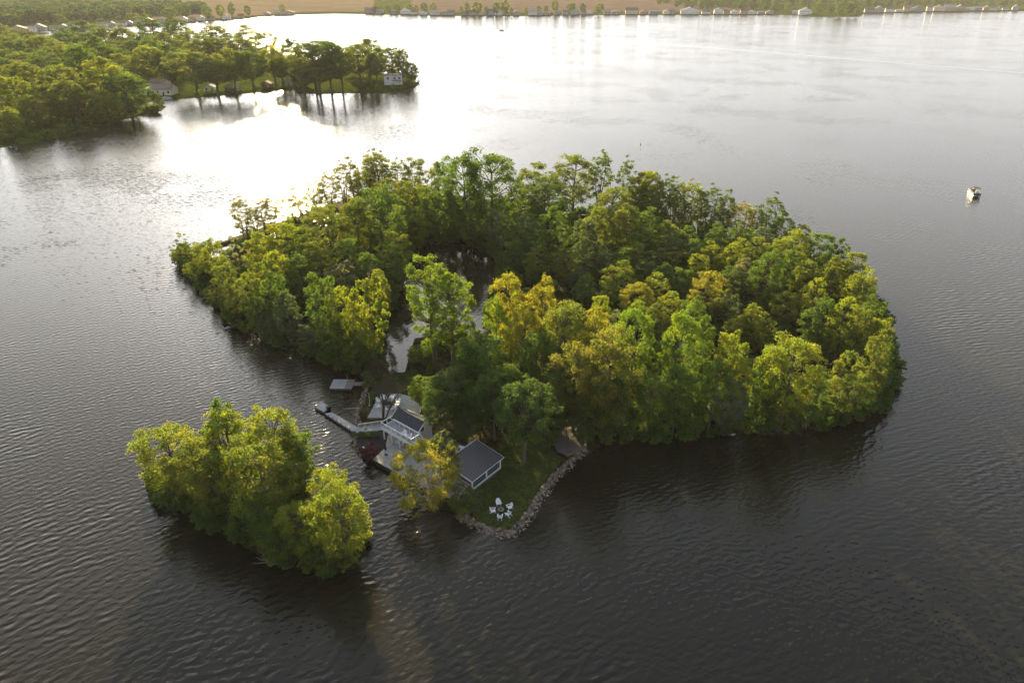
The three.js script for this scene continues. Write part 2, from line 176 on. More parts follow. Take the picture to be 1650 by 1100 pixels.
  centre: [[-15.5,-118.5,23.4,10.0,'cottonwood','bright'],[-11.6,-117.7,21.4,9.0,'cottonwood','bright'],[-0.5,-120.7,19.7,8.0,'broad','gold'],[6.0,-120.7,18.3,6.3,'broad','gold'],[2.2,-111.2,16.8,8.3,'broad','gold'],[9.8,-109.0,19.3,10.3,'broad','olive'],[-2.9,-115.8,16.5,5.2,'broad','bright'],[18.3,-126.8,12.5,4.6,'round','yellow'],[21.5,-125.7,9.5,4.9,'round','pale'],[4.4,-103.7,15.3,8.7,'broad','green'],[-4.8,-104.7,14.6,10.1,'shade','dark'],[10.5,-97.0,17.0,8.9,'broad','brownish'],[-10.0,-97.9,11.5,8.9,'shade','dark'],[-16.7,-104.7,6.6,4.3,'round','bright'],[2.0,-88.6,14.6,10.5,'shade','dark'],[-7.4,-93.2,6.5,5.8,'shade','dark'],[-7.8,-102.7,12.2,6.3,'shade','dark'],[-3.0,-94.6,13.2,7.4,'shade','dark'],[7.6,-96.1,12.4,7.3,'broad','dark'],[5.5,-92.6,9.8,6.7,'round','dark'],[17.5,-145.8,9.5,4.3,'round','dark'],[-12.4,-94.6,9.5,6.0,'shade','dark'],[-5.4,-95.0,8.8,6.4,'shade','dark'],[-9.0,-96.1,8.1,6.3,'shade','dark'],[-0.5,-96.1,13.5,7.2,'shade','dark'],[-8.3,-117.0,11.0,6.0,'round','green']],
  shore: [[-11.6,-80.7,9.7,11.7,'sycamore','gold'],[-10.3,-84.2,9.2,4.2,'willow','grey'],[-7.4,-77.2,4.4,4.0,'bush','olive'],[-6.2,-77.7,3.1,3.3,'bush','grey']],
  islet: [[-50.8,-81.3,12.0,10.1,'broad','yellow'],[-43.2,-83.8,14.9,5.8,'round','green'],[-42.0,-81.6,14.3,8.3,'broad','yellow'],[-35.0,-81.6,14.9,7.9,'broad','yellow'],[-31.6,-80.9,11.6,6.0,'round','green'],[-34.4,-73.3,15.2,9.6,'broad','olive'],[-45.5,-77.7,12.2,7.2,'broad','olive'],[-42.0,-75.3,12.3,6.8,'broad','olive'],[-24.7,-72.1,11.9,6.4,'broad','yellow'],[-22.2,-67.0,13.4,8.3,'broad','yellow'],[-28.0,-68.0,9.5,6.2,'broad','yellow'],[-48.5,-77.7,6.0,5.7,'round','dark'],[-31.1,-67.7,7.3,5.1,'bush','green'],[-40.4,-74.0,6.8,5.9,'bush','dark'],[-33.0,-69.7,9.4,5.6,'round','green'],[-33.0,-80.2,11.0,7.1,'broad','olive'],[-36.2,-71.1,7.2,5.1,'bush','dark'],[-44.1,-75.3,4.9,5.1,'bush','dark'],[-25.6,-66.8,7.0,4.9,'bush','green']],
  peninsula: [[-283.5,-421.9,25.1,23.5,'park','olive'],[-253.9,-407.3,25.6,26.3,'park','olive'],[-234.6,-417.6,28.1,27.7,'park','yellow'],[-217.5,-405.3,22.6,24.5,'park','green'],[-336.1,-521.5,20.8,27.7,'park','green'],[-398.6,-593.6,25.5,30.0,'park','green'],[-405.4,-637.1,25.7,29.4,'park','olive'],[-465.9,-813.1,27.8,37.1,'park','green'],[-407.0,-745.1,25.7,34.2,'park','olive'],[-398.6,-828.2,30.2,32.6,'park','green'],[-358.4,-798.6,30.4,28.2,'park','green'],[-308.6,-777.7,25.6,32.4,'park','yellow'],[-276.4,-777.7,25.6,27.5,'park','yellow'],[-246.6,-745.1,25.7,26.4,'park','green'],[-214.7,-491.3,25.9,34.5,'grove','olive'],[-198.8,-485.7,22.2,29.0,'grove','green'],[-274.4,-555.4,24.1,25.8,'park','yellow'],[-258.1,-555.4,24.1,23.5,'park','green'],[-326.8,-637.1,22.3,28.1,'park','green'],[-188.9,-492.6,27.4,22.9,'grove','olive'],[-179.2,-499.4,26.1,23.2,'grove','green'],[-168.3,-515.2,27.3,19.6,'grove','yellow'],[-166.8,-555.4,28.3,21.1,'park','green'],[-136.5,-503.0,31.0,31.9,'grove','olive'],[-124.4,-497.1,32.6,26.3,'grove','green'],[-117.2,-498.3,28.1,22.9,'grove','olive'],[-132.1,-494.3,21.0,31.1,'grove','olive'],[-110.3,-562.7,27.4,29.7,'park','yellow'],[-109.2,-521.5,26.8,24.3,'grove','olive'],[-96.9,-521.5,22.8,15.9,'grove','green'],[-92.0,-562.7,22.2,16.2,'park','olive'],[-82.8,-548.3,22.5,12.1,'park','olive'],[-72.3,-524.7,16.4,10.7,'grove','green'],[-104.5,-497.7,10.5,19.2,'grove','olive'],[-165.1,-521.5,18.7,22.2,'grove','olive'],[-143.9,-497.6,15.8,17.9,'grove','green'],[-290.1,-491.3,29.3,22.9,'park','green'],[-312.3,-555.4,29.6,25.7,'park','green'],[-235.1,-378.9,22.0,20.5,'park','olive'],[-248.6,-370.2,14.0,17.8,'park','yellow'],[-262.1,-378.9,23.5,20.5,'park','yellow'],[-227.2,-378.9,15.8,16.5,'park','olive'],[-220.9,-387.9,16.1,15.2,'park','yellow'],[-244.2,-343.3,12.9,11.3,'park','yellow'],[-267.8,-637.1,24.8,29.4,'park','olive'],[-249.5,-637.1,23.8,29.4,'park','olive'],[-242.4,-661.2,22.1,27.7,'park','olive'],[-322.5,-687.1,23.9,28.8,'park','olive'],[-372.8,-715.0,27.5,29.8,'park','olive'],[-443.5,-732.8,23.7,33.7,'park','green'],[-516.8,-784.5,21.6,32.7,'park','olive'],[-319.0,-732.8,23.7,27.5,'park','yellow'],[-218.6,-426.2,2.8,12.1,'grove','olive'],[-211.9,-420.1,4.2,10.1,'grove','yellow'],[-438.9,-646.6,25.1,25.3,'park','olive'],[-389.9,-676.5,25.1,25.7,'park','green'],[-371.5,-528.0,18.5,24.0,'park','green'],[-283.6,-531.3,20.3,24.0,'park','yellow'],[-583.7,-851.8,21.4,27.9,'park','olive'],[-349.6,-566.4,24.5,24.3,'park','olive'],[-273.9,-606.1,18.6,24.9,'park','olive'],[-425.0,-681.8,20.1,25.8,'park','yellow'],[-343.8,-628.0,18.7,25.2,'park','yellow'],[-309.9,-573.9,21.2,24.4,'park','green'],[-299.4,-614.7,24.0,24.9,'park','green'],[-507.2,-745.1,19.5,26.6,'park','olive'],[-366.4,-548.3,20.4,24.2,'park','olive'],[-469.0,-720.8,19.5,26.2,'park','olive'],[-341.1,-503.0,17.4,23.7,'park','yellow'],[-350.1,-593.6,20.5,24.7,'park','yellow'],[-353.1,-720.8,22.8,26.2,'park','green']],
};
const FAR_HOUSES = [[-707,-1042,9.5,6.9,'grey'],[-702,-1064,21.2,9.7,'tan'],[-698,-1086,12.6,7.2,'white'],[-695,-1101,18.2,10.0,'grey'],[-690,-1130,11.2,5.6,'grey'],[-687,-1148,13.3,6.7,'blue'],[-683,-1168,13.5,9.7,'white'],[-678,-1187,14.7,9.8,'white'],[-663,-1215,14.0,6.0,'white'],[-655,-1229,10.1,6.1,'grey'],[-647,-1245,14.4,6.2,'white'],[-640,-1257,10.4,6.2,'grey'],[-632,-1274,12.6,7.4,'grey'],[-624,-1290,13.8,9.6,'white'],[-613,-1311,13.0,6.5,'grey'],[-591,-1357,12.3,7.8,'white'],[-582,-1371,10.2,6.8,'tan'],[-572,-1386,12.5,8.0,'white'],[-560,-1403,10.4,6.9,'grey'],[-543,-1434,15.3,8.3,'white'],[-531,-1478,10.9,7.3,'tan'],[-507,-1563,14.1,7.7,'grey'],[-495,-1592,15.7,7.8,'tan'],[-481,-1625,26.7,8.0,'grey'],[-317,-1689,22.1,11.1,'grey'],[-293,-1678,16.5,9.6,'grey'],[-260,-1661,15.0,8.2,'grey'],[-231,-1646,24.3,12.1,'white'],[-211,-1636,13.4,8.0,'white'],[-191,-1627,17.3,6.7,'white'],[-165,-1620,21.3,8.0,'white'],[-144,-1614,18.5,9.3,'tan'],[-130,-1610,15.9,9.2,'grey'],[-100,-1603,15.8,10.5,'grey'],[-83,-1599,15.7,9.2,'grey'],[-66,-1599,11.8,9.2,'cream'],[-46,-1599,15.7,11.8,'blue'],[-28,-1599,15.7,10.5,'white'],[-8,-1599,7.9,5.2,'grey'],[9,-1599,13.1,9.2,'grey'],[44,-1607,18.5,10.5,'white'],[61,-1613,15.9,7.9,'grey'],[78,-1620,10.6,6.6,'tan'],[97,-1626,13.3,9.3,'grey'],[116,-1631,13.4,8.0,'grey'],[137,-1635,18.8,10.7,'grey'],[155,-1639,10.7,8.1,'tan'],[168,-1642,16.2,6.7,'white'],[208,-1650,14.9,6.8,'grey'],[227,-1654,19.0,6.8,'grey'],[262,-1657,27.2,12.2,'cream'],[287,-1657,13.6,6.8,'tan'],[310,-1657,19.0,8.1,'blue'],[338,-1657,13.6,8.1,'white'],[351,-1657,13.6,8.1,'grey'],[389,-1657,38.0,19.0,'white'],[425,-1657,19.0,6.8,'white'],[452,-1657,19.0,12.2,'white'],[470,-1657,12.2,8.1,'tan'],[488,-1657,16.3,8.1,'white'],[508,-1657,16.3,10.9,'tan'],[526,-1657,19.0,6.8,'white'],[545,-1657,13.6,5.4,'grey'],[564,-1657,16.3,6.8,'grey'],[622,-1657,13.6,6.8,'blue'],[629,-1622,26.6,13.3,'white'],[813,-1724,19.8,9.9,'grey'],[841,-1736,22.7,12.8,'grey'],[873,-1750,20.1,10.0,'white'],[902,-1762,18.8,5.8,'white'],[922,-1770,14.5,13.0,'tan'],[952,-1783,26.3,10.2,'blue'],[988,-1793,13.2,13.2,'cream'],[1014,-1800,23.6,20.6,'cream'],[1043,-1807,23.7,16.3,'tan'],[1071,-1814,20.8,16.3,'tan'],[1090,-1819,13.4,7.4,'blue'],[1106,-1823,11.9,7.5,'white'],[1123,-1827,17.9,9.0,'grey'],[1147,-1832,15.0,10.5,'tan'],[1167,-1837,13.5,7.5,'white'],[1183,-1841,10.5,7.5,'grey'],[1200,-1845,12.1,6.0,'white'],[1229,-1851,13.6,12.1,'blue']];
const FAR_TREES = [[-492,-1622,20.3,13.3],[-529,-1514,21.2,14.9],[-552,-1490,26.3,14.7],[-557,-1443,25.5,16.6],[-564,-1398,24.8,18.4],[-303,-1681,14.8,16.5],[-291,-1681,16.1,13.8],[-269,-1651,17.0,12.2],[-249,-1651,18.2,13.5],[-223,-1651,20.6,17.6],[-209,-1651,17.0,12.2],[-191,-1651,21.8,17.6],[-172,-1651,23.0,14.9],[-106,-1593,17.6,7.8],[-94,-1593,23.4,11.7],[-73,-1593,25.8,23.5],[-54,-1593,16.4,10.4],[-33,-1593,24.6,15.7],[-14,-1593,28.1,18.3],[-25,-1622,25.0,18.6],[-1,-1593,14.1,7.8],[30,-1593,15.3,9.1],[57,-1622,16.7,13.3],[74,-1651,17.0,10.8],[93,-1651,26.7,17.6],[129,-1651,21.8,21.6],[154,-1651,20.6,14.9],[186,-1622,22.7,21.2],[678,-1566,26.5,20.5],[698,-1566,24.2,18.0],[702,-1540,15.9,12.6],[463,-1712,15.1,16.8],[596,-1712,17.6,22.4],[636,-1745,19.2,20.0],[695,-1712,21.4,25.2],[710,-1681,19.8,19.3],[-806,-1212,18.1,26.0],[-771,-1280,15.3,23.2],[-755,-1357,16.1,29.0],[-663,-1317,15.7,23.8],[-615,-1357,22.1,26.8],[-623,-1443,25.5,23.7]];
const SHORE_HOUSES = [[-87.1,-531.5,12.7,7.3,'white',1],[-175.0,-515.4,7.1,4.0,'red',0],[-163.6,-524.9,6.3,3.6,'grey',0],[-193.9,-500.1,8.6,4.3,'grey',0],[-233.5,-482.9,14.1,5.8,'cream',0],[-243.5,-480.1,11.6,4.1,'grey',0],[-252.6,-518.5,11.6,4.9,'tan',0],[-208.9,-500.1,7.7,3.9,'white',0],[-283.3,-402.9,5.6,2.8,'white',0],[-367.0,-598.4,9.2,6.1,'blue',0],[-411.1,-624.3,8.5,5.3,'grey',0],[-510.8,-823.4,9.6,6.9,'blue',0],[-263.2,-753.4,15.2,5.7,'grey',0],[-233.4,-728.5,11.0,4.9,'grey',0],[-145.9,-624.3,8.5,4.8,'brown',0],[-272.7,-466.7,6.4,3.2,'white',0],[-597.8,-871.7,10.2,4.4,'grey',0]];
const SHORE_CRAFT = [[-275.4,-394.5,'boat'],[-256.6,-380.3,'car'],[-256.9,-392.6,'boat'],[-225.6,-467.6,'boat'],[-316.5,-444.3,'car'],[-269.3,-459.9,'boat']];

// ---------- materials ----------
const nA = tileNoise(11, 5, 8), nB = tileNoise(23, 4, 32), nC = tileNoise(5, 4, 4);
const mixc = (a, b, t) => a.map((x, i) => x + (b[i] - x) * t);
const soilTex = tex(512, (u, v) => { const t = nA(u, v), f = nB(u, v); return mixc([42, 36, 26], [64, 66, 34], Math.min(1, Math.max(0, (t - 0.4) * 4))).map((c) => c * (0.7 + 0.6 * f)); });
const grassTex = tex(512, (u, v) => { const t = nA(u, v), f = nB(u, v); return mixc([58, 72, 26], [96, 98, 40], Math.min(1, Math.max(0, (t - 0.35) * 3))).map((c) => c * (0.65 + 0.7 * f)); });
const concreteTex = tex(512, (u, v) => { const t = nA(u, v), f = nB(u, v); const c = 150 + 40 * (t - 0.5) + 46 * (f - 0.5); return [c * 1.0, c * 0.985, c * 0.96]; });
const fieldTex = tex(512, (u, v) => { const t = nC(u, v), f = nB(u, v); return [150, 128, 100].map((c) => c * (0.8 + 0.3 * t + 0.15 * f)); });
const shingleTex = tex(256, (u, v) => { const f = nB(u, v), row = Math.floor(v * 16), k = ((Math.floor(u * 12 + (row % 2) * 0.5) * 37 + row * 61) % 17) / 17; const c = 62 + 22 * (k - 0.5) + 30 * (f - 0.5); return [c * 0.95, c, c * 1.08]; });
const bumpTex = tex(512, (u, v) => { const c = 255 * (0.5 * nB(u, v) + 0.5 * nA(u, v)); return [c, c, c]; }, false);
const withRepeat = (t, r) => { const c = t.clone(); c.repeat.set(r, r); c.needsUpdate = true; return c; };
const M = {
  soil: new THREE.MeshPhysicalMaterial({ specularIntensity: 0.1, map: withRepeat(soilTex, 1 / 9), bumpMap: withRepeat(bumpTex, 1 / 5), bumpScale: 0.25, roughness: 1 }),
  lawn: new THREE.MeshPhysicalMaterial({ specularIntensity: 0.1, map: withRepeat(grassTex, 1 / 7), bumpMap: withRepeat(bumpTex, 1 / 2), bumpScale: 0.06, roughness: 1 }),
  concrete: new THREE.MeshStandardMaterial({ map: withRepeat(concreteTex, 1 / 4), bumpMap: withRepeat(bumpTex, 1 / 1.5), bumpScale: 0.008, roughness: 0.9 }),
  mulch: mat(0.018, 0.015, 0.015, 1, { bumpMap: withRepeat(bumpTex, 1), bumpScale: 0.05 }),
  seawall: mat(0.03, 0.027, 0.025, 0.9, { bumpMap: withRepeat(bumpTex, 1), bumpScale: 0.02 }),  // dark base colour carries the shade on the wall face
  white: mat(0.74, 0.75, 0.76, 0.5), plastic: mat(0.8, 0.81, 0.82, 0.45), dockboard: new THREE.MeshStandardMaterial({ map: withRepeat(concreteTex, 1 / 2.2), color: lin(0.95, 1.0, 1.06), roughness: 0.8 }),
  greywood: mat(0.20, 0.17, 0.145, 0.9, { bumpMap: withRepeat(bumpTex, 1), bumpScale: 0.01 }), darkwood: mat(0.045, 0.038, 0.033, 0.9),
  shingle: new THREE.MeshStandardMaterial({ map: withRepeat(shingleTex, 0.35), bumpMap: withRepeat(bumpTex, 0.8), bumpScale: 0.012, roughness: 0.95 }),
  metalroof: mat(0.075, 0.072, 0.075, 0.42, { metalness: 0.25 }), rib: mat(0.16, 0.16, 0.165, 0.38, { metalness: 0.25 }),
  screen: mat(0.05, 0.065, 0.075, 0.6), wallgrey: mat(0.42, 0.43, 0.44, 0.8), glass: new THREE.MeshStandardMaterial({ color: lin(0.03, 0.04, 0.05), roughness: 0.08 }),
  pane: new THREE.MeshPhysicalMaterial({ color: lin(0.9, 0.95, 0.95), roughness: 0.03, transmission: 1, thickness: 0 }),
  stone: mat(0.26, 0.23, 0.2, 0.95, { bumpMap: withRepeat(bumpTex, 1), bumpScale: 0.03 }), ash: mat(0.03, 0.026, 0.024, 1),
  steel: mat(0.5, 0.5, 0.5, 0.35, { metalness: 0.8 }), black: mat(0.015, 0.015, 0.017, 0.6), rope: mat(0.7, 0.7, 0.68, 0.8),
  bark: mat(0.10, 0.083, 0.066, 0.95), palebark: mat(0.36, 0.33, 0.28, 0.9), dry: mat(0.075, 0.055, 0.042, 0.95),
};

// ---------- the lake ----------
function waterMaps() {
  const N = 2048, T = 80, sx = new Float32Array(N * N), sy = new Float32Array(N * N), r = rng(77), wind = -0.42;
  for (let k = 0; k < 96; k++) {
    const lambda = 0.27 * Math.pow(5.2, Math.pow(r(), 1.05)), spread = (r() + r() + r() - 1.5) * 0.95, n = T / lambda;
    const a = Math.round(n * Math.sin(wind + spread)), b = Math.round(n * Math.cos(wind + spread)), q = Math.hypot(a, b) || 1, s = 0.0085 * (0.6 + 0.8 * r()) * Math.pow(lambda / 1.4, 0.12), ph = r() * 6.283;
    const cx = new Float32Array(N), cy = new Float32Array(N), dx = new Float32Array(N), dy = new Float32Array(N);
    for (let i = 0; i < N; i++) { const p = 2 * Math.PI * a * i / N + ph, t = 2 * Math.PI * b * i / N; cx[i] = Math.cos(p); dx[i] = Math.sin(p); cy[i] = Math.cos(t); dy[i] = Math.sin(t); }
    const ua = s * a / q, ub = s * b / q;
    for (let j = 0; j < N; j++) { const c = cy[j], d = dy[j], o = j * N; for (let i = 0; i < N; i++) { const w = cx[i] * c - dx[i] * d; sx[o + i] += ua * w; sy[o + i] += ub * w; } }
  }
  const data = new Uint8Array(N * N * 4);
  const enc = (s) => Math.max(0, Math.min(255, Math.round(127.5 + 127.5 * s / 0.5)));
  for (let i = 0; i < N * N; i++) { data[i * 4] = enc(-sx[i]); data[i * 4 + 1] = enc(-sy[i]); data[i * 4 + 2] = 255; data[i * 4 + 3] = 255; }
  const t = new THREE.DataTexture(data, N, N); t.wrapS = t.wrapT = THREE.RepeatWrapping; t.magFilter = THREE.LinearFilter; t.repeat.set(1 / T, 1 / T); t.needsUpdate = true;
  return t;
}
const waterNormal = waterMaps();
const gust = tileNoise(62, 4, 6);
function patchyRipples() {                                               // ripples that come and go in wind lanes
  const N = 2048, T = 150, h = new Float32Array(N * N), r = rng(402), lane = tileNoise(63, 4, 5);
  for (let k = 0; k < 18; k++) {
    const lambda = 0.7 + 1.3 * r(), a = -0.42 + (r() + r() - 1) * 0.9, n = T / lambda, p = Math.round(n * Math.sin(a)), q = Math.round(n * Math.cos(a)), amp = lambda * (0.6 + 0.8 * r()), ph = r() * 6.283;
    const cx = new Float32Array(N), sx = new Float32Array(N), cy = new Float32Array(N), sy = new Float32Array(N);
    for (let i = 0; i < N; i++) { const u = 2 * Math.PI * p * i / N + ph, v = 2 * Math.PI * q * i / N; cx[i] = Math.cos(u); sx[i] = Math.sin(u); cy[i] = Math.cos(v); sy[i] = Math.sin(v); }
    for (let j = 0; j < N; j++) for (let i = 0; i < N; i++) h[j * N + i] += amp * (cx[i] * cy[j] - sx[i] * sy[j]);
  }
  const data = new Uint8Array(N * N * 4);
  for (let j = 0; j < N; j++) for (let i = 0; i < N; i++) {
    const m = THREE.MathUtils.smoothstep(lane(i / N, j / N), 0.4, 0.64), c = Math.max(0, Math.min(255, 127.5 + 10.5 * h[j * N + i] * (0.32 + 0.68 * m))), o = (j * N + i) * 4;
    data[o] = data[o + 1] = data[o + 2] = c; data[o + 3] = 255;
  }
  const t = new THREE.DataTexture(data, N, N); t.wrapS = t.wrapT = THREE.RepeatWrapping; t.magFilter = THREE.LinearFilter; t.repeat.set(1 / T, 1 / T); t.needsUpdate = true; return t;
}
const swellTex = patchyRipples();
const gustTex = tex(512, (u, v) => { const g = gust(u, v), c = 255 * (0.05 + 0.11 * Math.min(1, Math.max(0, (g - 0.3) * 2.2))); return [c, c, c]; }, false, 1 / 520);
M.water = new THREE.MeshPhysicalMaterial({ color: lin(0.0125, 0.0115, 0.006), roughness: 1, roughnessMap: gustTex, ior: 1.33, normalMap: waterNormal, normalScale: new THREE.Vector2(0.5, 0.5), bumpMap: swellTex, bumpScale: 0.105 });
{
  const xs = [], zs = [];
  for (let i = -60; i <= 60; i++) xs.push(Math.sign(i) * (Math.abs(i) * 6 + Math.pow(Math.abs(i) / 60, 4) * 9000));
  for (let j = 0; j <= 130; j++) zs.push(160 - j * 7 - Math.pow(j / 130, 4) * 11000);
  const pos = [], uv = [], idx = [], n = xs.length;
  for (const z of zs) for (const x of xs) {
    pos.push(x, 0, z);
    uv.push(x + 22 * noise3.noise(x / 170, z / 170, 3) + 5 * noise3.noise(x / 55, z / 55, 9), -z + 22 * noise3.noise(x / 170, z / 170, 17) + 5 * noise3.noise(x / 55, z / 55, 31));
  }
  for (let j = 0; j + 1 < zs.length; j++) for (let i = 0; i + 1 < n; i++) { const a = j * n + i; idx.push(a, a + 1, a + n, a + 1, a + n + 1, a + n); }
  const g = new THREE.BufferGeometry(); g.setAttribute('position', new THREE.Float32BufferAttribute(pos, 3)); g.setAttribute('uv', new THREE.Float32BufferAttribute(uv, 2));
  g.setIndex(idx.map((_, k) => idx[k - k % 3 + [0, 2, 1][k % 3]])); g.computeVertexNormals();
  if (g.attributes.normal.getY(5) < 0) g.setIndex(idx); g.computeVertexNormals();
  structure('water', g, M.water);
}

{ // still water of the pond
  const calm = M.water.clone(); calm.normalScale = new THREE.Vector2(0.1, 0.1); calm.bumpMap = null; calm.roughnessMap = null; calm.roughness = 0.05;
  structure('pond_water', new THREE.ShapeGeometry(new THREE.Shape(POND.map(([x, z]) => new THREE.Vector2(x, -z)))).rotateX(-Math.PI / 2).translate(0, 0.006, 0), calm);
}
// ---------- land ----------
const islandDistance = (x, z) => Math.min(Math.max(signed(x, z, MAIN), signed(x, z, SPIT)), -signed(x, z, POND));
function islandHeight(d, x, z, top) { return (d < 0 ? Math.max(-1.5, d * 0.45) : Math.min(top, 0.05 + d * 0.34)) + (d > 0.5 ? 0.10 * fbm(x / 6, z / 6) : 0); }
function field(name, p, step, heightAt, m, margin = 3) {                  // a height field over the bounds of polygon p
  const [x0, x1, z0, z1] = bounds(p, margin), nx = Math.ceil((x1 - x0) / step), nz = Math.ceil((z1 - z0) / step), pos = [], uv = [], idx = [], h = [];
  for (let j = 0; j <= nz; j++) for (let i = 0; i <= nx; i++) { const x = x0 + i * step, z = z0 + j * step, y = heightAt(x, z); h.push(y); pos.push(x, y, z); uv.push(x, -z); }
  for (let j = 0; j < nz; j++) for (let i = 0; i < nx; i++) { const a = j * (nx + 1) + i, b = a + 1, c = a + nx + 1, d = c + 1; if (Math.max(h[a], h[b], h[c], h[d]) > -0.9) idx.push(a, c, b, b, c, d); }
  const g = new THREE.BufferGeometry(); g.setAttribute('position', new THREE.Float32BufferAttribute(pos, 3)); g.setAttribute('uv', new THREE.Float32BufferAttribute(uv, 2)); g.setIndex(idx); g.computeVertexNormals();
  return structure(name, g, m);
}
const groundAt = (x, z) => islandHeight(islandDistance(x, z), x, z, 0.72);
field('island_ground', [...MAIN, ...SPIT], 0.9, groundAt, M.soil);
const isletAt = (x, z) => islandHeight(signed(x, z, SMALL), x, z, 0.6);
field('islet_ground', SMALL, 0.8, isletAt, M.soil);
const peninAt = (x, z) => { const d = signed(x, z, PENIN); return d < 0 ? Math.max(-1.5, d * 0.3) : Math.min(1.4, 0.05 + d * 0.16) + 0.2 * fbm(x / 30, z / 30); };
field('peninsula_ground', PENIN, 4, peninAt, new THREE.MeshPhysicalMaterial({ specularIntensity: 0, map: withRepeat(grassTex, 1 / 24), color: lin(0.62, 0.68, 0.55), roughness: 1 }), 8);
for (const [p, name] of [[LAWN, 'lawn'], [LAWN2, 'side_lawn']]) {
  const [x0, x1, z0, z1] = bounds(p), step = 0.5, pos = [], uv = [], idx = [], ids = new Map();
  const at = (i, j) => { const k = i + ',' + j; if (!ids.has(k)) { ids.set(k, pos.length / 3); const x = x0 + i * step, z = z0 + j * step; pos.push(x, Math.max(groundAt(x, z), 0.3) + 0.06 + 0.03 * fbm(x * 1.3, z * 1.3), z); uv.push(x, -z); } return ids.get(k); };
  for (let j = 0; z0 + j * step < z1; j++) for (let i = 0; x0 + i * step < x1; i++) if (inside(x0 + (i + 0.5) * step, z0 + (j + 0.5) * step, p)) { const a = at(i, j), b = at(i + 1, j), c = at(i, j + 1), d = at(i + 1, j + 1); idx.push(a, c, b, b, c, d); }
  const g = new THREE.BufferGeometry(); g.setAttribute('position', new THREE.Float32BufferAttribute(pos, 3)); g.setAttribute('uv', new THREE.Float32BufferAttribute(uv, 2)); g.setIndex(idx); g.computeVertexNormals();
  structure(name, g, M.lawn);
}
structure('fire_pit_patio', slabOf(FIREPATIO, 0.1, 0.90, 0.02), M.concrete);
structure('garden_path', slabOf(PATH, 0.1, 0.89, 0.02), M.concrete);
structure('gravel_pad', slabOf(PAD, 0.1, 0.86, 0.02), new THREE.MeshStandardMaterial({ map: withRepeat(concreteTex, 1 / 2), color: lin(0.42, 0.38, 0.34), bumpMap: withRepeat(bumpTex, 1), bumpScale: 0.05, roughness: 1 }));
structure('planting_bed', slabOf(BED, -0.2, 0.78, 0.05), M.mulch);
structure('waterside_patio', slabOf(PATIO, 0.72, 0.92, 0.02), M.concrete);
{ // wall that holds the patio over the water, shade painted into its dark colour
  const w = thing('seawall', 'seawall with its shade painted in dark under the edge of the waterside patio', 'seawall');
  const p = PATIO.map(([x, z]) => { const c = [-15, -92], k = 0.985; return [c[0] + (x - c[0]) * k, c[1] + (z - c[1]) * k]; });
  part('wall', slabOf(p, -0.6, 0.70), M.seawall, w);
}
{ // far shore
  const offs = [-6, 0, 4, 14, 50, 120, 260, 500, 900, 1500, 2600, 4500, 9000], rowsOf = FARSHORE, pos = [], uv = [], idx = [];
  const farH = (x, o) => (o < 0 ? -1.5 : o === 0 ? 0.05 : Math.min(2.2, o * 0.12)) + (o > 40 ? o * 0.006 + Math.min(1, o / 800) * 9 * (0.4 + noise3.noise(x / 900, o / 900, 4)) : 0);
  const at = (x, z, o) => [x * (1 + Math.max(0, o) / 1800), farH(x, o), z - o];
  const dense = []; for (let i = 0; i + 1 < rowsOf.length; i++) for (let k = 0; k < 4; k++) { const t = k / 4, [a, b] = rowsOf[i], [c, d] = rowsOf[i + 1]; dense.push([a + (c - a) * t, b + (d - b) * t]); }
  dense.push(rowsOf.at(-1)); dense.unshift([-9000, -1200]); dense.push([9000, -1900]);
  for (const o of offs) for (const [x, z] of dense) { const p = at(x, z, o); pos.push(...p); uv.push(p[0], -p[2]); }
  const n = dense.length;
  for (let j = 0; j + 1 < offs.length; j++) for (let i = 0; i + 1 < n; i++) { const a = j * n + i; idx.push(a, a + 1, a + n, a + 1, a + n + 1, a + n); }
  const g = new THREE.BufferGeometry(); g.setAttribute('position', new THREE.Float32BufferAttribute(pos, 3)); g.setAttribute('uv', new THREE.Float32BufferAttribute(uv, 2)); g.setIndex(idx); g.computeVertexNormals();
  structure('far_land', g, new THREE.MeshPhysicalMaterial({ specularIntensity: 0, map: withRepeat(grassTex, 1 / 60), color: lin(0.6, 0.66, 0.55), roughness: 1 }));
  const sheet = (name, a, b, o0, o1, m) => {                               // a crop field draped over the land
    const P = [], U = [], I = [], seg = dense.slice(a, b), os = [o0]; for (const o of offs) if (o > o0 && o < o1) os.push(o); os.push(o1);
    const lerpH = (x, o) => { let k = 0; while (offs[k + 1] < o) k++; const t = (o - offs[k]) / (offs[k + 1] - offs[k]); return farH(x, offs[k]) * (1 - t) + farH(x, offs[k + 1]) * t; };
    for (const o of os) for (const [x, z] of seg) { P.push(x * (1 + o / 1800), lerpH(x, o) + 0.5, z - o); U.push(x, z - o); }
    for (let j = 0; j + 1 < os.length; j++) for (let i = 0; i + 1 < seg.length; i++) { const q = j * seg.length + i; I.push(q, q + 1, q + seg.length, q + 1, q + seg.length + 1, q + seg.length); }
    const h = new THREE.BufferGeometry(); h.setAttribute('position', new THREE.Float32BufferAttribute(P, 3)); h.setAttribute('uv', new THREE.Float32BufferAttribute(U, 2)); h.setIndex(I); h.computeVertexNormals();
    structure(name, h, m);
  };
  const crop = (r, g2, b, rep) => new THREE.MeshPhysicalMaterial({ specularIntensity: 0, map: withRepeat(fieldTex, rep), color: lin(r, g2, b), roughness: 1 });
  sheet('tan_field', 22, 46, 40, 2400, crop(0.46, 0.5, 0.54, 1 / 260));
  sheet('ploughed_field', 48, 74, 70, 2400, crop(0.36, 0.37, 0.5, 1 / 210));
  sheet('west_field', 2, 20, 420, 2400, crop(0.42, 0.45, 0.5, 1 / 240));
}

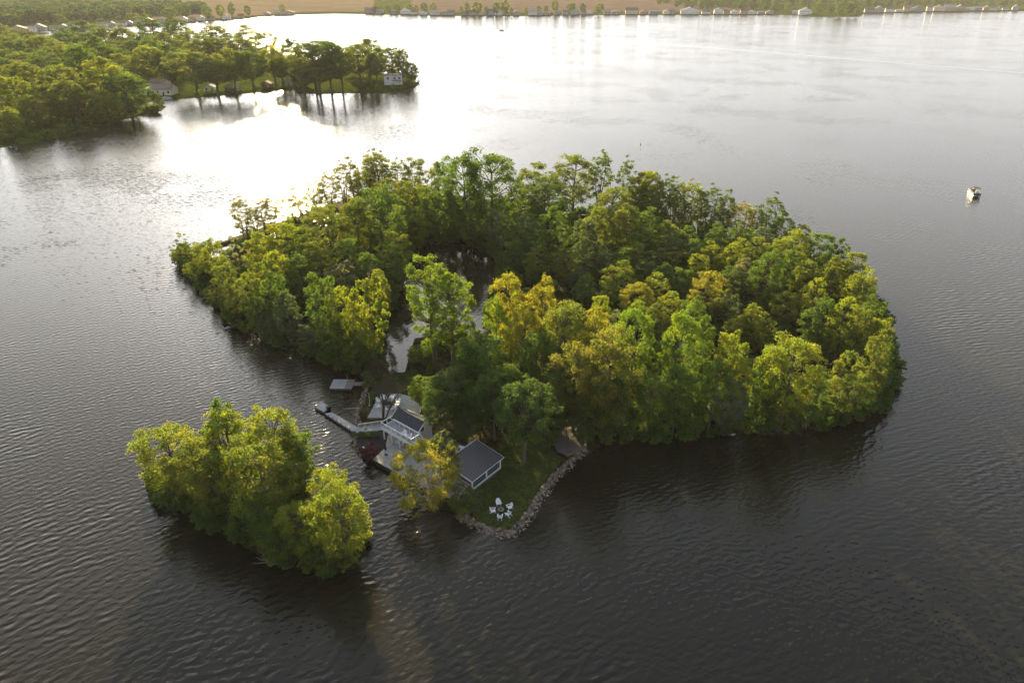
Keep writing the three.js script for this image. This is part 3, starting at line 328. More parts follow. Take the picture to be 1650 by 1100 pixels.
// ---------- trees ----------
const TINT = {
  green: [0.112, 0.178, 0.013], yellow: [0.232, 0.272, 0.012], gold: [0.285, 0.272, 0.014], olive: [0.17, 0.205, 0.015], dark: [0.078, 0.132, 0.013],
  grey: [0.12, 0.165, 0.05], silver: [0.19, 0.23, 0.155], pale: [0.235, 0.25, 0.09], bright: [0.18, 0.262, 0.012], warm: [0.235, 0.235, 0.035], brownish: [0.19, 0.195, 0.02],
};
const TINT_WORD = { green: 'green', yellow: 'yellow-green', gold: 'golden', olive: 'olive', dark: 'dark green', grey: 'grey-green', silver: 'silvery', pale: 'pale', bright: 'bright green', warm: 'bronze', brownish: 'brown-green' };
const leafMat = {};
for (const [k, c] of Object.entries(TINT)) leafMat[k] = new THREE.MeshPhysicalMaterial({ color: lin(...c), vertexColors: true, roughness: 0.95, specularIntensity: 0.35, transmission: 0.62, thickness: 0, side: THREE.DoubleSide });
leafMat.red = new THREE.MeshPhysicalMaterial({ color: lin(0.075, 0.015, 0.02), vertexColors: true, roughness: 0.95, specularIntensity: 0.35, transmission: 0.35, thickness: 0, side: THREE.DoubleSide });

// kinds: nominal height H and width W; low: where the crown begins; n clumps of radius r with k leaves of length l; stems; up: how far leaves point upwards
const KIND = {
  broad: { name: 'broadleaf_tree', H: 15, W: 10, low: 0.12, n: 74, r: [0.85, 1.65], k: 225, l: 0.275, stems: 1, up: 0.2, bare: 0.10, rough: 0.12 },
  round: { name: 'bushy_tree', H: 12, W: 7, low: 0.05, n: 60, r: [0.66, 1.3], k: 195, l: 0.26, stems: 3, up: 0.3, bare: 0.04, rough: 0.15 },
  slender: { name: 'slender_tree', H: 14, W: 5.6, low: 0.06, n: 90, r: [0.45, 0.85], k: 62, l: 0.28, stems: 3, up: 0.9, bare: 0.06, rough: 0.24 },
  shade: { name: 'shade_tree', H: 15, W: 11, low: 0.34, n: 72, r: [0.85, 1.6], k: 200, l: 0.31, stems: 1, up: 0.2, bare: 0.34, rough: 0.17 },
  park: { name: 'park_tree', H: 24, W: 16, low: 0.02, n: 88, r: [1.5, 2.8], k: 210, l: 0.56, stems: 1, up: 0.3, bare: 0.06, rough: 0.18 },
  grove: { name: 'grove_tree', H: 24, W: 16, low: 0.26, n: 80, r: [1.5, 2.8], k: 200, l: 0.52, stems: 1, up: 0.3, bare: 0.24, rough: 0.18 },
  willow: { name: 'feathery_tree', H: 15, W: 8, low: 0.1, n: 68, r: [0.62, 1.1], k: 165, l: 0.34, stems: 2, up: 1.2, bare: 0.08, rough: 0.22 },
  cottonwood: { name: 'tall_tree', H: 23, W: 11, low: 0.24, n: 112, r: [0.8, 1.4], k: 170, l: 0.3, stems: 1, up: 0.4, bare: 0.26, rough: 0.26 },
  sycamore: { name: 'spreading_tree', H: 11.5, W: 13, low: 0.1, n: 104, r: [0.7, 1.35], k: 165, l: 0.27, stems: 2, up: 0.1, bare: 0.12, rough: 0.24, pale: true },
  sparse: { name: 'thin_tree', H: 8.5, W: 6.5, low: 0.12, n: 34, r: [0.4, 0.8], k: 70, l: 0.26, stems: 5, up: 0.6, bare: 0.05, rough: 0.34 },
  bush: { name: 'shrub', H: 6, W: 6, low: 0.0, n: 40, r: [0.55, 1.05], k: 175, l: 0.25, stems: 4, up: 0.4, bare: 0.0, rough: 0.26 },
};
function leafArrays() { return { pos: [], nor: [], col: [], idx: [] }; }
function addLeaf(A, c, d, n, len, wid, shade) {                            // a rhombus at c along d, facing n, slightly folded
  const s = new THREE.Vector3().crossVectors(n, d).normalize(), b = A.pos.length / 3, f = n.clone().multiplyScalar(-len * 0.12);
  const P = [[-0.5, 0], [0, 0.5], [0.5, 0], [0, -0.5]];
  P.forEach(([p, q], i) => {
    A.pos.push(c.x + d.x * p * len + s.x * q * wid + (i % 2 ? 0 : f.x), c.y + d.y * p * len + s.y * q * wid + (i % 2 ? 0 : f.y), c.z + d.z * p * len + s.z * q * wid + (i % 2 ? 0 : f.z));
    A.nor.push(n.x, n.y, n.z); A.col.push(...shade);
  });
  A.idx.push(b, b + 2, b + 1, b, b + 3, b + 2);
}
function leafGeometry(A) {
  const g = new THREE.BufferGeometry();
  g.setAttribute('position', new THREE.Float32BufferAttribute(A.pos, 3)); g.setAttribute('normal', new THREE.Float32BufferAttribute(A.nor, 3)); g.setAttribute('color', new THREE.Float32BufferAttribute(A.col, 3)); g.setIndex(A.idx);
  return g;
}
function limb(list, pts, r0, r1, sides) {                                  // a tapered tube along points
  for (let i = 0; i + 1 < pts.length; i++) { const t0 = i / (pts.length - 1), t1 = (i + 1) / (pts.length - 1); list.push(rod(pts[i].toArray(), pts[i + 1].toArray(), r0 + (r1 - r0) * t0, r0 + (r1 - r0) * t1, sides)); }
}
function buildTree(kind, seed, detail = 1) {
  const K = KIND[kind], r = rng(seed * 7919 + 13), V = (x, y, z) => new THREE.Vector3(x, y, z), sym = () => r() * 2 - 1, A = leafArrays(), wood = [];
  const low = K.low * K.H, cy = low + (K.H - low) * 0.52, ry = (K.H - low) * 0.5, rx = K.W / 2, lobes = [0, 1, 2, 3].map(() => [r() * 6.283, 1 + Math.floor(r() * 3), r() * 6.283]);
  const lump = (az, t) => 1 + K.rough * lobes.reduce((s, [p, f, q]) => s + Math.sin(f * az + p + 2.3 * t + q), 0) / 2.4;
  const clumps = [];
  for (let i = 0; i < K.n; i++) {
    const y = 1 - 2 * (i + 0.5) / K.n + 0.12 * sym(), az = i * 2.39996 + 0.5 * sym(), q = Math.sqrt(Math.max(0, 1 - y * y)), R = K.r[0] + (K.r[1] - K.r[0]) * r(), f = (0.7 + 0.26 * Math.pow(r(), 0.35)) * lump(az, y);
    const taper = y > 0 ? 1 : 1 - 0.18 * -y;
    clumps.push({ c: V(Math.cos(az) * q * f * taper * (rx - R * 0.55), cy + y * f * (ry - R * 0.35), Math.sin(az) * q * f * taper * (rx - R * 0.55)), R, s: 0.82 + 0.36 * r(), h: sym() });
  }
  const big = detail < 1 ? 1 / Math.sqrt(detail) : 1, out = V(0, 0, 0), d = V(0, 0, 0), n = V(0, 0, 0), c = V(0, 0, 0);
  for (const q of clumps) {
    const k = Math.round(K.k * detail * (q.R / K.r[1]) ** 1.6 * 1.25) + 6, subs = [];
    for (let i = 0; i < 5; i++) { const a = r() * 6.283, u = -0.25 + 1.2 * r(), w = Math.sqrt(Math.max(0, 1 - u * u)); subs.push({ c: V(Math.cos(a) * w, Math.max(u, -0.4) * (0.7 + 0.3 * K.up), Math.sin(a) * w).multiplyScalar(q.R * (0.45 + 0.3 * r())).add(q.c), R: q.R * (0.36 + 0.22 * r()), s: 0.88 + 0.24 * r() }); }
    for (let i = 0; i < k; i++) {
      out.set(sym(), sym(), sym()); if (out.lengthSq() > 1 || out.lengthSq() < 0.01) { i--; continue; }
      const u = subs[i % 5];
      out.normalize(); if (out.y < -0.1 && r() < 0.6) out.y *= -1;
      const rad = u.R * (0.55 + 0.5 * Math.pow(r(), 0.6)) * (r() < 0.05 ? 1.5 : 1);
      c.copy(out).multiply(V(1, 0.82 + 0.2 * K.up, 1)).multiplyScalar(rad).add(u.c);
      if (c.y < 0.05) c.y = 0.05 + 0.4 * r();
      n.copy(out).multiplyScalar(0.45).add(V(sym() * 0.9, 0.2 + sym() * 0.9, sym() * 0.9)).normalize();
      d.set(sym(), sym() * 0.8 + K.up, sym()); d.addScaledVector(n, -d.dot(n)).normalize();
      const len = K.l * big * (0.7 + 0.6 * r()), b = q.s * u.s * (0.8 + 0.4 * r()), hue = q.h * 0.12 + sym() * 0.1;
      addLeaf(A, c, d, n, len, len * (0.52 + 0.2 * r()), [b * (1 + hue), b, b * (1 - hue * 0.8)]);
    }
  }
  const tops = [];
  for (let s = 0; s < K.stems; s++) {
    const a = s / K.stems * 6.283 + r(), lean = K.stems > 1 ? 0.28 + 0.2 * r() : 0.05, H = K.H * (K.stems > 1 ? 0.62 + 0.15 * r() : 0.74), R0 = K.H * (K.stems > 1 ? 0.011 : 0.02), base = V(Math.cos(a) * R0 * (K.stems > 1 ? 2 : 0), -0.5, Math.sin(a) * R0 * (K.stems > 1 ? 2 : 0)), pts = [base];
    for (let i = 1; i <= 5; i++) pts.push(V(base.x + Math.cos(a) * lean * rx * (i / 5) ** 1.3 + 0.18 * sym(), H * i / 5, base.z + Math.sin(a) * lean * rx * (i / 5) ** 1.3 + 0.18 * sym()));
    limb(wood, pts, R0 * 1.15, R0 * 0.3, detail < 0.5 ? 4 : 7); tops.push([pts, R0]);
  }
  if (detail > 0.05) clumps.forEach((q, i) => {
    if (i % (detail < 1 ? 4 : 2)) return;
    const [pts, R0] = tops[i % tops.length], want = Math.max(K.bare * K.H, q.c.y - Math.hypot(q.c.x, q.c.z) * 0.75 - 0.8);
    let j = 1; while (j + 1 < pts.length && pts[j].y < want) j++;
    const from = pts[j].clone(), mid = from.clone().lerp(q.c, 0.5); mid.y += 0.35 * (K.up > 0.3 ? -1 : 1) * r(); mid.x += 0.3 * sym(); mid.z += 0.3 * sym();
    limb(wood, [from, mid, q.c.clone()], R0 * 0.34, R0 * 0.08, 4);
  });
  return { wood: merge(wood), leaf: leafGeometry(A), K };
}
const forest = {};
const model = (kind, v, detail) => forest[kind + v + detail] ??= buildTree(kind, v * 31 + kind.length * 7 + kind.charCodeAt(1) + Math.round(detail * 10), detail);
let treeCount = 0;
function plant(kind, tint, [x, y, z], h, w, label, group, detail = 1, name) {
  const v = treeCount++, K = KIND[kind], m = model(kind, v % (detail < 1 ? 4 : kind === 'broad' || kind === 'round' || kind === 'park' ? 5 : 3), detail), r = rng(v * 977 + 5);
  const t = thing(name ?? K.name, label, K.name === 'shrub' ? 'shrub' : 'tree', [x, y, z], r() * 6.283, group);
  t.scale.set(w / K.W * 1.06, h / K.H, w / K.W * 1.06);
  if (kind === 'sycamore') t.quaternion.premultiply(new THREE.Quaternion().setFromAxisAngle(new THREE.Vector3(0.66, 0, 0.75), 0.3));   // it leans out over the water
  part('trunk', m.wood, K.pale || tint === 'silver' ? M.palebark : M.bark, t);
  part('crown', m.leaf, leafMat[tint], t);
  return t;
}
const ORD = ['first', 'second', 'third', 'fourth', 'fifth', 'sixth', 'seventh', 'eighth', 'ninth', 'tenth', 'eleventh', 'twelfth', 'thirteenth', 'fourteenth', 'fifteenth', 'sixteenth', 'seventeenth', 'eighteenth', 'nineteenth', 'twentieth'];
const ordinal = (i) => ORD[i] ?? (i < 29 ? 'twenty-' + ORD[i - 20] : i === 29 ? 'thirtieth' : i < 39 ? 'thirty-' + ORD[i - 30] : i === 39 ? 'fortieth' : 'forty-' + ORD[i - 40]);
const KIND_WORD = { broad: 'broad tree', round: 'bushy tree', slender: 'slender tree', willow: 'feathery tree', cottonwood: 'tall open tree', sycamore: 'spreading tree', sparse: 'thin tree', shade: 'shade tree', park: 'tall tree', grove: 'high-crowned tree', bush: 'shrub' };
const PLACE = {
  left: 'on the wooded west lobe behind the docks', spit: 'on the thin backlit spit', back: 'on the far bank behind the pond', ridge: 'along the far shore right of the pond', hollow: 'in the shaded hollow right of the pond',
  crown: "on the island's sunlit right end", front: 'on the front shore right of the rocks', centre: 'between the pond and the lawn', shore: 'at the water beside the metal-roofed porch', islet: 'on the small front islet', peninsula: 'on the far peninsula',
};
function labels(list, phrase, placePhrase) {                              // list of {key word, x, z}: each label counts its like from the left of the picture
  const sets = {};
  list.forEach((o, i) => (sets[o.word] ??= []).push(i));
  const out = [];
  for (const [word, ids] of Object.entries(sets)) {
    ids.sort((a, b) => list[a].x / -list[a].z - list[b].x / -list[b].z);
    ids.forEach((id, k) => { out[id] = ids.length === 1 ? `only ${word} ${placePhrase}` : `${ordinal(k)} ${word} from the left ${placePhrase}`; });
  }
  return out;
}
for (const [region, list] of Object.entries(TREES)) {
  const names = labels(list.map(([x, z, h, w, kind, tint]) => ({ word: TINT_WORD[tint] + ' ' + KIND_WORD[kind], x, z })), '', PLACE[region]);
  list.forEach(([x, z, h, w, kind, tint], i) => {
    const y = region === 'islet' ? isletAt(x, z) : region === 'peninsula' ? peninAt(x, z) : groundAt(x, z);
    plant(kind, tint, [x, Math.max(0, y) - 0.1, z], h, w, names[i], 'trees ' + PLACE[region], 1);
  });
}
// understory between the trunks: nobody could count it
function scatterBushes(name, label, test, box4, count, seed, size, yAt, tints) {
  const r = rng(seed), m = buildTree('bush', seed, 0.28), at = [];
  for (let tries = 0; at.length < count && tries < count * 60; tries++) { const x = box4[0] + (box4[1] - box4[0]) * r(), z = box4[2] + (box4[3] - box4[2]) * r(); if (test(x, z)) at.push([x, z]); }
  const o = new THREE.InstancedMesh(m.leaf, leafMat.green, at.length), q = new THREE.Matrix4(), e = new THREE.Quaternion(), c = new THREE.Color();
  at.forEach(([x, z], i) => {
    const h = size[0] + (size[1] - size[0]) * r(), w = h * (0.9 + 0.5 * r()); e.setFromAxisAngle(new THREE.Vector3(0, 1, 0), r() * 6.283);
    q.compose(new THREE.Vector3(x, Math.max(0, yAt(x, z)) - 0.1, z), e, new THREE.Vector3(w / 6, h / 6, w / 6)); o.setMatrixAt(i, q);
    const t = tints[Math.floor(r() * tints.length)]; o.setColorAt(i, c.setRGB(...t));
  });
  o.name = numbered(name); o.castShadow = o.receiveShadow = true; scene.add(o); return tag(o, label, 'undergrowth', null, 'stuff');
}
const clear = (x, z, m = 0) => [LAWN, LAWN2, FIREPATIO, PATH, PAD, PATIO, BED].every((p) => signed(x, z, p) < -m);
const UT = [[1, 1, 1], [0.7, 0.8, 1], [1.5, 1.2, 0.9], [1.2, 1.25, 1], [0.8, 0.75, 0.9]];
scatterBushes('undergrowth', 'low dark brush filling the ground between the island trees', (x, z) => signed(x, z, MAIN) > 0.4 && signed(x, z, POND) < -0.3 && clear(x, z, 1.2) && !(x > -28 && x < 14 && z > -104) && !(z > -142 && signed(x, z, POND) > -1.6), bounds(MAIN), 900, 3, [1.4, 4.2], groundAt, UT);
scatterBushes('shore_brush', 'leafy brush hanging over the water along the wooded shore', (x, z) => { const d = signed(x, z, MAIN); return d > -0.5 && d < 1.0 && clear(x, z, 1.0) && !(x > -33 && x < 12 && z > -107); }, bounds(MAIN, 2), 330, 8, [1.0, 3.2], groundAt, UT);
scatterBushes('pond_brush', 'leafy brush round the edge of the hidden pond', (x, z) => { const d = -signed(x, z, POND); return d > -0.2 && d < 2.2 && !(z > -142); }, bounds(POND, 3), 170, 9, [1.2, 3.0], groundAt, UT);
scatterBushes('spit_scrub', 'low scrub along the narrow spit behind the island', (x, z) => signed(x, z, SPIT) > 0.3, bounds(SPIT), 90, 4, [0.6, 1.6], groundAt, UT);
scatterBushes('islet_brush', 'low brush around the foot of the islet trees', (x, z) => signed(x, z, SMALL) > -0.45, bounds(SMALL, 1), 190, 5, [1.2, 3.2], isletAt, UT);
scatterBushes('bank_brush', 'low brush along the bank of the far peninsula', (x, z) => { const d = signed(x, z, PENIN); return d > 0.5 && d < 5; }, bounds(PENIN), 420, 6, [1.5, 5], peninAt, UT);
{ // far woods that read as one mass, and the single trees before them
  const r = rng(90), m = buildTree('broad', 91, 0.03);
  const wood = (name, label, p, count, hs) => {
    const at = [], b = bounds(p); for (let k = 0; at.length < count && k < count * 40; k++) { const x = b[0] + (b[1] - b[0]) * r(), z = b[2] + (b[3] - b[2]) * r(); if (inside(x, z, p)) at.push([x, z]); }
    const o = new THREE.InstancedMesh(m.leaf, leafMat.green, at.length), q = new THREE.Matrix4(), e = new THREE.Quaternion(), c = new THREE.Color();
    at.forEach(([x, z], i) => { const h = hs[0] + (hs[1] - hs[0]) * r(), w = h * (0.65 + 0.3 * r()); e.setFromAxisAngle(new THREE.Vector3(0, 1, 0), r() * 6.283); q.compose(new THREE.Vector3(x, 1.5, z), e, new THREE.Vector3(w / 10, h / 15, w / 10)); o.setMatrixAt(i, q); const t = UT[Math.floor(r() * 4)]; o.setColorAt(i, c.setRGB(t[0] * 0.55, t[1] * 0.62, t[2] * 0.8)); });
    o.name = numbered(name); o.castShadow = o.receiveShadow = true; scene.add(o); tag(o, label, 'wood', null, 'stuff');
  };
  wood('distant_wood', 'dark wood behind the houses on the far right shore', WOODR, 1500, [16, 24]);
  wood('distant_wood', 'hazy wood behind the houses on the far left shore', WOODL, 1100, [15, 23]);
  wood('distant_wood', 'strip of trees beyond the ploughed field on the far shore', WOODM, 260, [14, 20]);
  const names = labels(FAR_TREES.map(([x, z]) => ({ word: 'lone hazy tree', x, z })), '', 'on the far shore among the houses');
  FAR_TREES.forEach(([x, z, h, w], i) => plant('broad', ['olive', 'green', 'dark'][i % 3], [x, 1.2, z], h, w, names[i], 'single trees on the far shore', 0.06, 'distant_tree'));
}
{ // leafless trees by the fire pit
  const bare = (seed, h, stems, spread) => {
    const r = rng(seed), sym = () => r() * 2 - 1, list = [];
    const grow = (p, dir, len, rad, depth) => {
      const q = p.clone().addScaledVector(dir, len * 0.5).add(new THREE.Vector3(sym(), sym() * 0.4, sym()).multiplyScalar(len * 0.06)), e = q.clone().addScaledVector(dir, len * 0.5);
      limb(list, [p, q, e], rad, rad * 0.6, depth > 2 ? 6 : 3);
      if (depth > 0) for (let i = 0; i < 3 + (depth < 3 ? 1 : 0); i++) grow(q.clone().lerp(e, r()), dir.clone().add(new THREE.Vector3(sym(), sym() * 0.5 + 0.15, sym()).multiplyScalar(spread)).normalize(), len * (0.55 + 0.2 * r()), rad * 0.52, depth - 1);
    };
    for (let s = 0; s < stems; s++) grow(new THREE.Vector3(0, -0.3, 0), new THREE.Vector3(sym() * 0.35, 1, sym() * 0.35).normalize(), h * 0.42, h * 0.017, 4);
    return merge(list);
  };
  const t = thing('bare_tree', 'leafless multi-stemmed tree beside the fire pit patio', 'tree', [BARE_AT[0], 0.7, BARE_AT[1]], 0.4);
  part('trunk', bare(3, 9.5, 4, 0.5), M.dry, t);
  const where = ['nearest the pond channel', 'by the swim platform gangway', 'behind the slim white pole', 'nearest the stone shoreline'];
  BAREROW.forEach(([x, z], i) => { const b = thing('bare_shrub', 'leafless brown shrub ' + where[i], 'shrub', [x, Math.max(0.1, groundAt(x, z)), z], i * 1.7, 'bare shrubs on the dock shore'); part('stems', bare(20 + i, 3.6 + 0.5 * i, 5, 0.8), M.dry, b); });
  const red = thing('red_shrub', 'small dark red ornamental tree at the corner of the planting bed', 'tree', [REDTREE_AT[0], 0.4, REDTREE_AT[1]], 1);
  const mR = model('bush', 1, 1); red.scale.set(0.55, 0.45, 0.55); part('trunk', mR.wood, M.bark, red); part('crown', mR.leaf, leafMat.red, red);
}

// ---------- stones ----------
function rockGeometry(seed) {
  const g = new THREE.IcosahedronGeometry(0.5, 1), p = g.attributes.position, r = rng(seed), o = [r() * 9, r() * 9, r() * 9];
  for (let i = 0; i < p.count; i++) { const x = p.getX(i), y = p.getY(i), z = p.getZ(i), k = 1 + 0.5 * noise3.noise(x * 2.2 + o[0], y * 2.2 + o[1], z * 2.2 + o[2]); p.setXYZ(i, x * k, y * k * 0.72, z * k); }
  g.computeVertexNormals(); return g;
}
{
  const white = mat(1, 1, 1, 0.95), r = rng(41), c = new THREE.Color(), q = new THREE.Matrix4(), e = new THREE.Quaternion();
  const tones = [[0.21, 0.17, 0.135], [0.12, 0.095, 0.08], [0.26, 0.2, 0.145], [0.09, 0.078, 0.07], [0.3, 0.25, 0.2], [0.18, 0.125, 0.09]];
  const lay = (name, label, line, width, per, size, back) => {
    const list = [];
    for (let i = 0; i + 1 < line.length; i++) { const [a, b] = line[i], [x, z] = line[i + 1], L = Math.hypot(x - a, z - b), nx = -(z - b) / L, nz = (x - a) / L; for (let k = 0; k < L * per; k++) { const t = r(), w = (r() - back) * width; list.push([a + (x - a) * t + nx * w, b + (z - b) * t + nz * w]); } }
    const o = new THREE.InstancedMesh(rockGeometry(line.length + 5), white, list.length);
    list.forEach(([x, z], i) => {
      const s = size[0] + (size[1] - size[0]) * r() ** 2, y = Math.max(-0.25, groundAt(x, z)) + s * 0.12 + 0.12 * r();
      e.setFromEuler(new THREE.Euler(r() * 3, r() * 6, r() * 3)); q.compose(new THREE.Vector3(x, y, z), e, new THREE.Vector3(s, s * (0.7 + 0.4 * r()), s * (0.8 + 0.5 * r()))); o.setMatrixAt(i, q);
      const t = tones[Math.floor(r() * tones.length)], k = 0.75 + 0.5 * r(); o.setColorAt(i, c.setRGB(t[0] * k, t[1] * k, t[2] * k));
    });
    o.name = numbered(name); o.castShadow = o.receiveShadow = true; scene.add(o); tag(o, label, 'rocks', null, 'stuff');
  };
  lay('riprap', 'rough rock riprap edging the lawn where it meets the lake', ROCKLINE, 1.6, 66, [0.14, 0.5], 0.45);
  lay('shore_stones', 'loose pale stones along the shore beside the swim platform', ROCKLINE2, 1.1, 16, [0.2, 0.5], 0.5);
  lay('bed_stones', 'ring of small stones round the planting bed', ROCKLINE3, 1.3, 26, [0.2, 0.5], 0.5);
  // grass on the lawn
  const blade = new THREE.BufferGeometry(), P = []; for (let i = 0; i < 7; i++) { const a = i * 0.9, x = 0.07 * Math.cos(a * 3.1), z = 0.07 * Math.sin(a * 2.3); P.push(x - 0.02 * Math.cos(a), 0, z - 0.02 * Math.sin(a), x + 0.02 * Math.cos(a), 0, z + 0.02 * Math.sin(a), x + 0.05 * Math.sin(a), 0.10 + 0.02 * (i % 3), z + 0.05 * Math.cos(a)); }
  blade.setAttribute('position', new THREE.Float32BufferAttribute(P, 3)); blade.computeVertexNormals();
  const spots = [];
  for (const p of [LAWN, LAWN2]) { const b = bounds(p), want = p === LAWN ? 9000 : 5000; for (let k = 0, n = 0; n < want && k < want * 5; k++) { const x = b[0] + (b[1] - b[0]) * r(), z = b[2] + (b[3] - b[2]) * r(); if (inside(x, z, p) && signed(x, z, FIREPATIO) < 0) { spots.push([x, z]); n++; } } }
  const grass = new THREE.InstancedMesh(blade, new THREE.MeshPhysicalMaterial({ color: lin(1, 1, 1), roughness: 0.9, transmission: 0.3, thickness: 0, side: THREE.DoubleSide }), spots.length);
  spots.forEach(([x, z], i) => { e.setFromAxisAngle(new THREE.Vector3(0, 1, 0), r() * 6.28); const s = 0.7 + 0.8 * r(); q.compose(new THREE.Vector3(x, Math.max(groundAt(x, z), 0.3) + 0.05, z), e, new THREE.Vector3(s, s, s)); grass.setMatrixAt(i, q); const k = 0.7 + 0.6 * r(); grass.setColorAt(i, c.setRGB(0.07 * k, 0.095 * k, 0.018)); });
  grass.name = 'grass'; grass.castShadow = grass.receiveShadow = true; scene.add(grass); tag(grass, 'short grass on the island lawns', 'grass', null, 'stuff');
}

// ---------- porch with a ribbed metal roof ----------
{
  const t = thing('porch_pavilion', 'open porch pavilion with ribbed dark metal roof and white posts on the lawn', 'pavilion', [-6.05, 0, -81.2], 52 * Math.PI / 180);
  const L = 6.9, D = 5.0, F = 1.15, lo = 3.08, hi = 3.86, o = 0.35, yAt = (z) => lo + (hi - lo) * (-z / D);
  part('floor', [box(L + 0.1, 0.22, D + 0.1, L / 2, F - 0.11, -D / 2), box(L - 0.3, F - 0.3, D - 0.3, L / 2, (F - 0.3) / 2 + 0.08, -D / 2)], M.greywood, t);
  for (const x of [0.08, L / 2, L - 0.08]) { part('post', bar([x, F, -0.08], [x, yAt(-0.08) - 0.1, -0.08], 0.2), M.white, t); part('post', bar([x, F, -D + 0.08], [x, yAt(-D) - 0.1, -D + 0.08], 0.2), M.white, t); }
  part('beam', [bar([-0.05, lo - 0.02, 0], [L + 0.05, lo - 0.02, 0], 0.14, 0.2)], M.white, t);
  part('beam', [bar([0, lo - 0.02, 0.05], [0, hi - 0.02, -D - 0.05], 0.12, 0.26)], M.white, t);
  part('beam', [bar([L, lo - 0.02, 0.05], [L, hi - 0.02, -D - 0.05], 0.12, 0.26)], M.white, t);
  const roof = part('roof', [quad([-o, yAt(o) + 0.14, o], [L + o, yAt(o) + 0.14, o], [L + o, yAt(-D - o) + 0.14, -D - o], [-o, yAt(-D - o) + 0.14, -D - o]), quad([-o, yAt(o) + 0.06, o], [L + o, yAt(o) + 0.06, o], [L + o, yAt(-D - o) + 0.06, -D - o], [-o, yAt(-D - o) + 0.06, -D - o])], M.metalroof, t);
  const rib = bar([0, yAt(o) + 0.165, o], [0, yAt(-D - o) + 0.165, -D - o], 0.09, 0.08);
  for (let k = 0; k <= 16; k++) { const b = part('rib', rib, M.rib, roof); b.position.x = -o + 0.06 + k * (L + 2 * o - 0.12) / 16; }
  part('drip_edge', bar([-o - 0.03, yAt(o) + 0.09, o + 0.03], [L + o + 0.03, yAt(o) + 0.09, o + 0.03], 0.05, 0.09), M.white, roof);
  part('drip_edge', bar([-o - 0.03, yAt(-D - o) + 0.15, -D - o - 0.03], [L + o + 0.03, yAt(-D - o) + 0.15, -D - o - 0.03], 0.08, 0.14), M.white, roof);
  part('drip_edge', bar([-o - 0.04, yAt(o) + 0.05, o + 0.05], [-o - 0.04, yAt(-D - o) + 0.05, -D - o - 0.05], 0.06, 0.24), M.white, roof);
  part('drip_edge', bar([L + o + 0.04, yAt(o) + 0.1, o + 0.05], [L + o + 0.04, yAt(-D - o) + 0.1, -D - o - 0.05], 0.06, 0.14), M.white, roof);
  // little gabled entry behind the high edge
  const gx = 3.2, gw = 1.6, gy = hi + 0.12, gh = 1.3, gs = new THREE.Shape([new THREE.Vector2(gx - gw, gy), new THREE.Vector2(gx + gw, gy), new THREE.Vector2(gx, gy + gh)]);
  const gable = part('gable', new THREE.ExtrudeGeometry(gs, { depth: 0.12, bevelEnabled: false }).translate(0, 0, -D - 0.62), M.white, t);
  part('gable_window', box(0.5, 0.42, 0.03, gx, gy + 0.4, -D - 0.48), M.glass, gable);
  part('gable_roof', [bar([gx - gw - 0.15, gy - 0.02, -D - 1.7], [gx + 0.05, gy + gh + 0.08, -D - 1.7], 2.5, 0.08), bar([gx + gw + 0.15, gy - 0.02, -D - 1.7], [gx - 0.05, gy + gh + 0.08, -D - 1.7], 2.5, 0.08)], M.shingle, t);
  part('entry_wall', [box(2.8, hi - 0.9, 0.14, gx, (hi + 0.9) / 2, -D - 2.6), box(0.14, hi - 0.9, 1.9, gx - 1.4, (hi + 0.9) / 2, -D - 1.7), box(0.14, hi - 0.9, 1.9, gx + 1.4, (hi + 0.9) / 2, -D - 1.7)], M.wallgrey, t);
  // dark insect screens along the lawn side, rails on the water side
  for (const [a, b] of [[0.2, L / 2 - 0.12], [L / 2 + 0.12, L - 0.2]]) part('screen', box(b - a, 1.5, 0.03, (a + b) / 2, F + 0.95, -0.1), M.screen, t);
  part('sill', box(L, 0.1, 0.18, L / 2, F + 0.1, -0.02), M.white, t);
  const rail = part('railing', [bar([0, F + 0.95, -0.15], [0, F + 0.95, -3.3], 0.09), bar([0, F + 0.12, -0.15], [0, F + 0.12, -3.3], 0.08), bar([0, F, -3.3], [0, F + 1.05, -3.3], 0.13)], M.white, t);
  const bal = bar([0, F + 0.12, 0], [0, F + 0.92, 0], 0.045);
  for (let k = 0; k < 16; k++) { const b = part('baluster', bal, M.white, rail); b.position.z = -0.35 - k * 0.185; }
  const st = part('stairs', [0, 1, 2].map((k) => box(0.34, 0.16, 1.3, -0.2 - k * 0.32, F - 0.25 - k * 0.22, -4.05)), M.greywood, t);
  for (const z of [-3.35, -4.75]) part('stair_rail', [bar([0, F + 0.95, z], [-1.25, F + 0.1, z], 0.08), bar([-1.25, 0.8, z], [-1.25, F + 0.15, z], 0.1), bar([0, F + 0.3, z], [-1.25, F - 0.4, z], 0.06)], M.white, st);
  part('back_screen', box(0.03, 1.5, D - 1.2, L - 0.08, F + 0.95, -D / 2), M.screen, t);
}

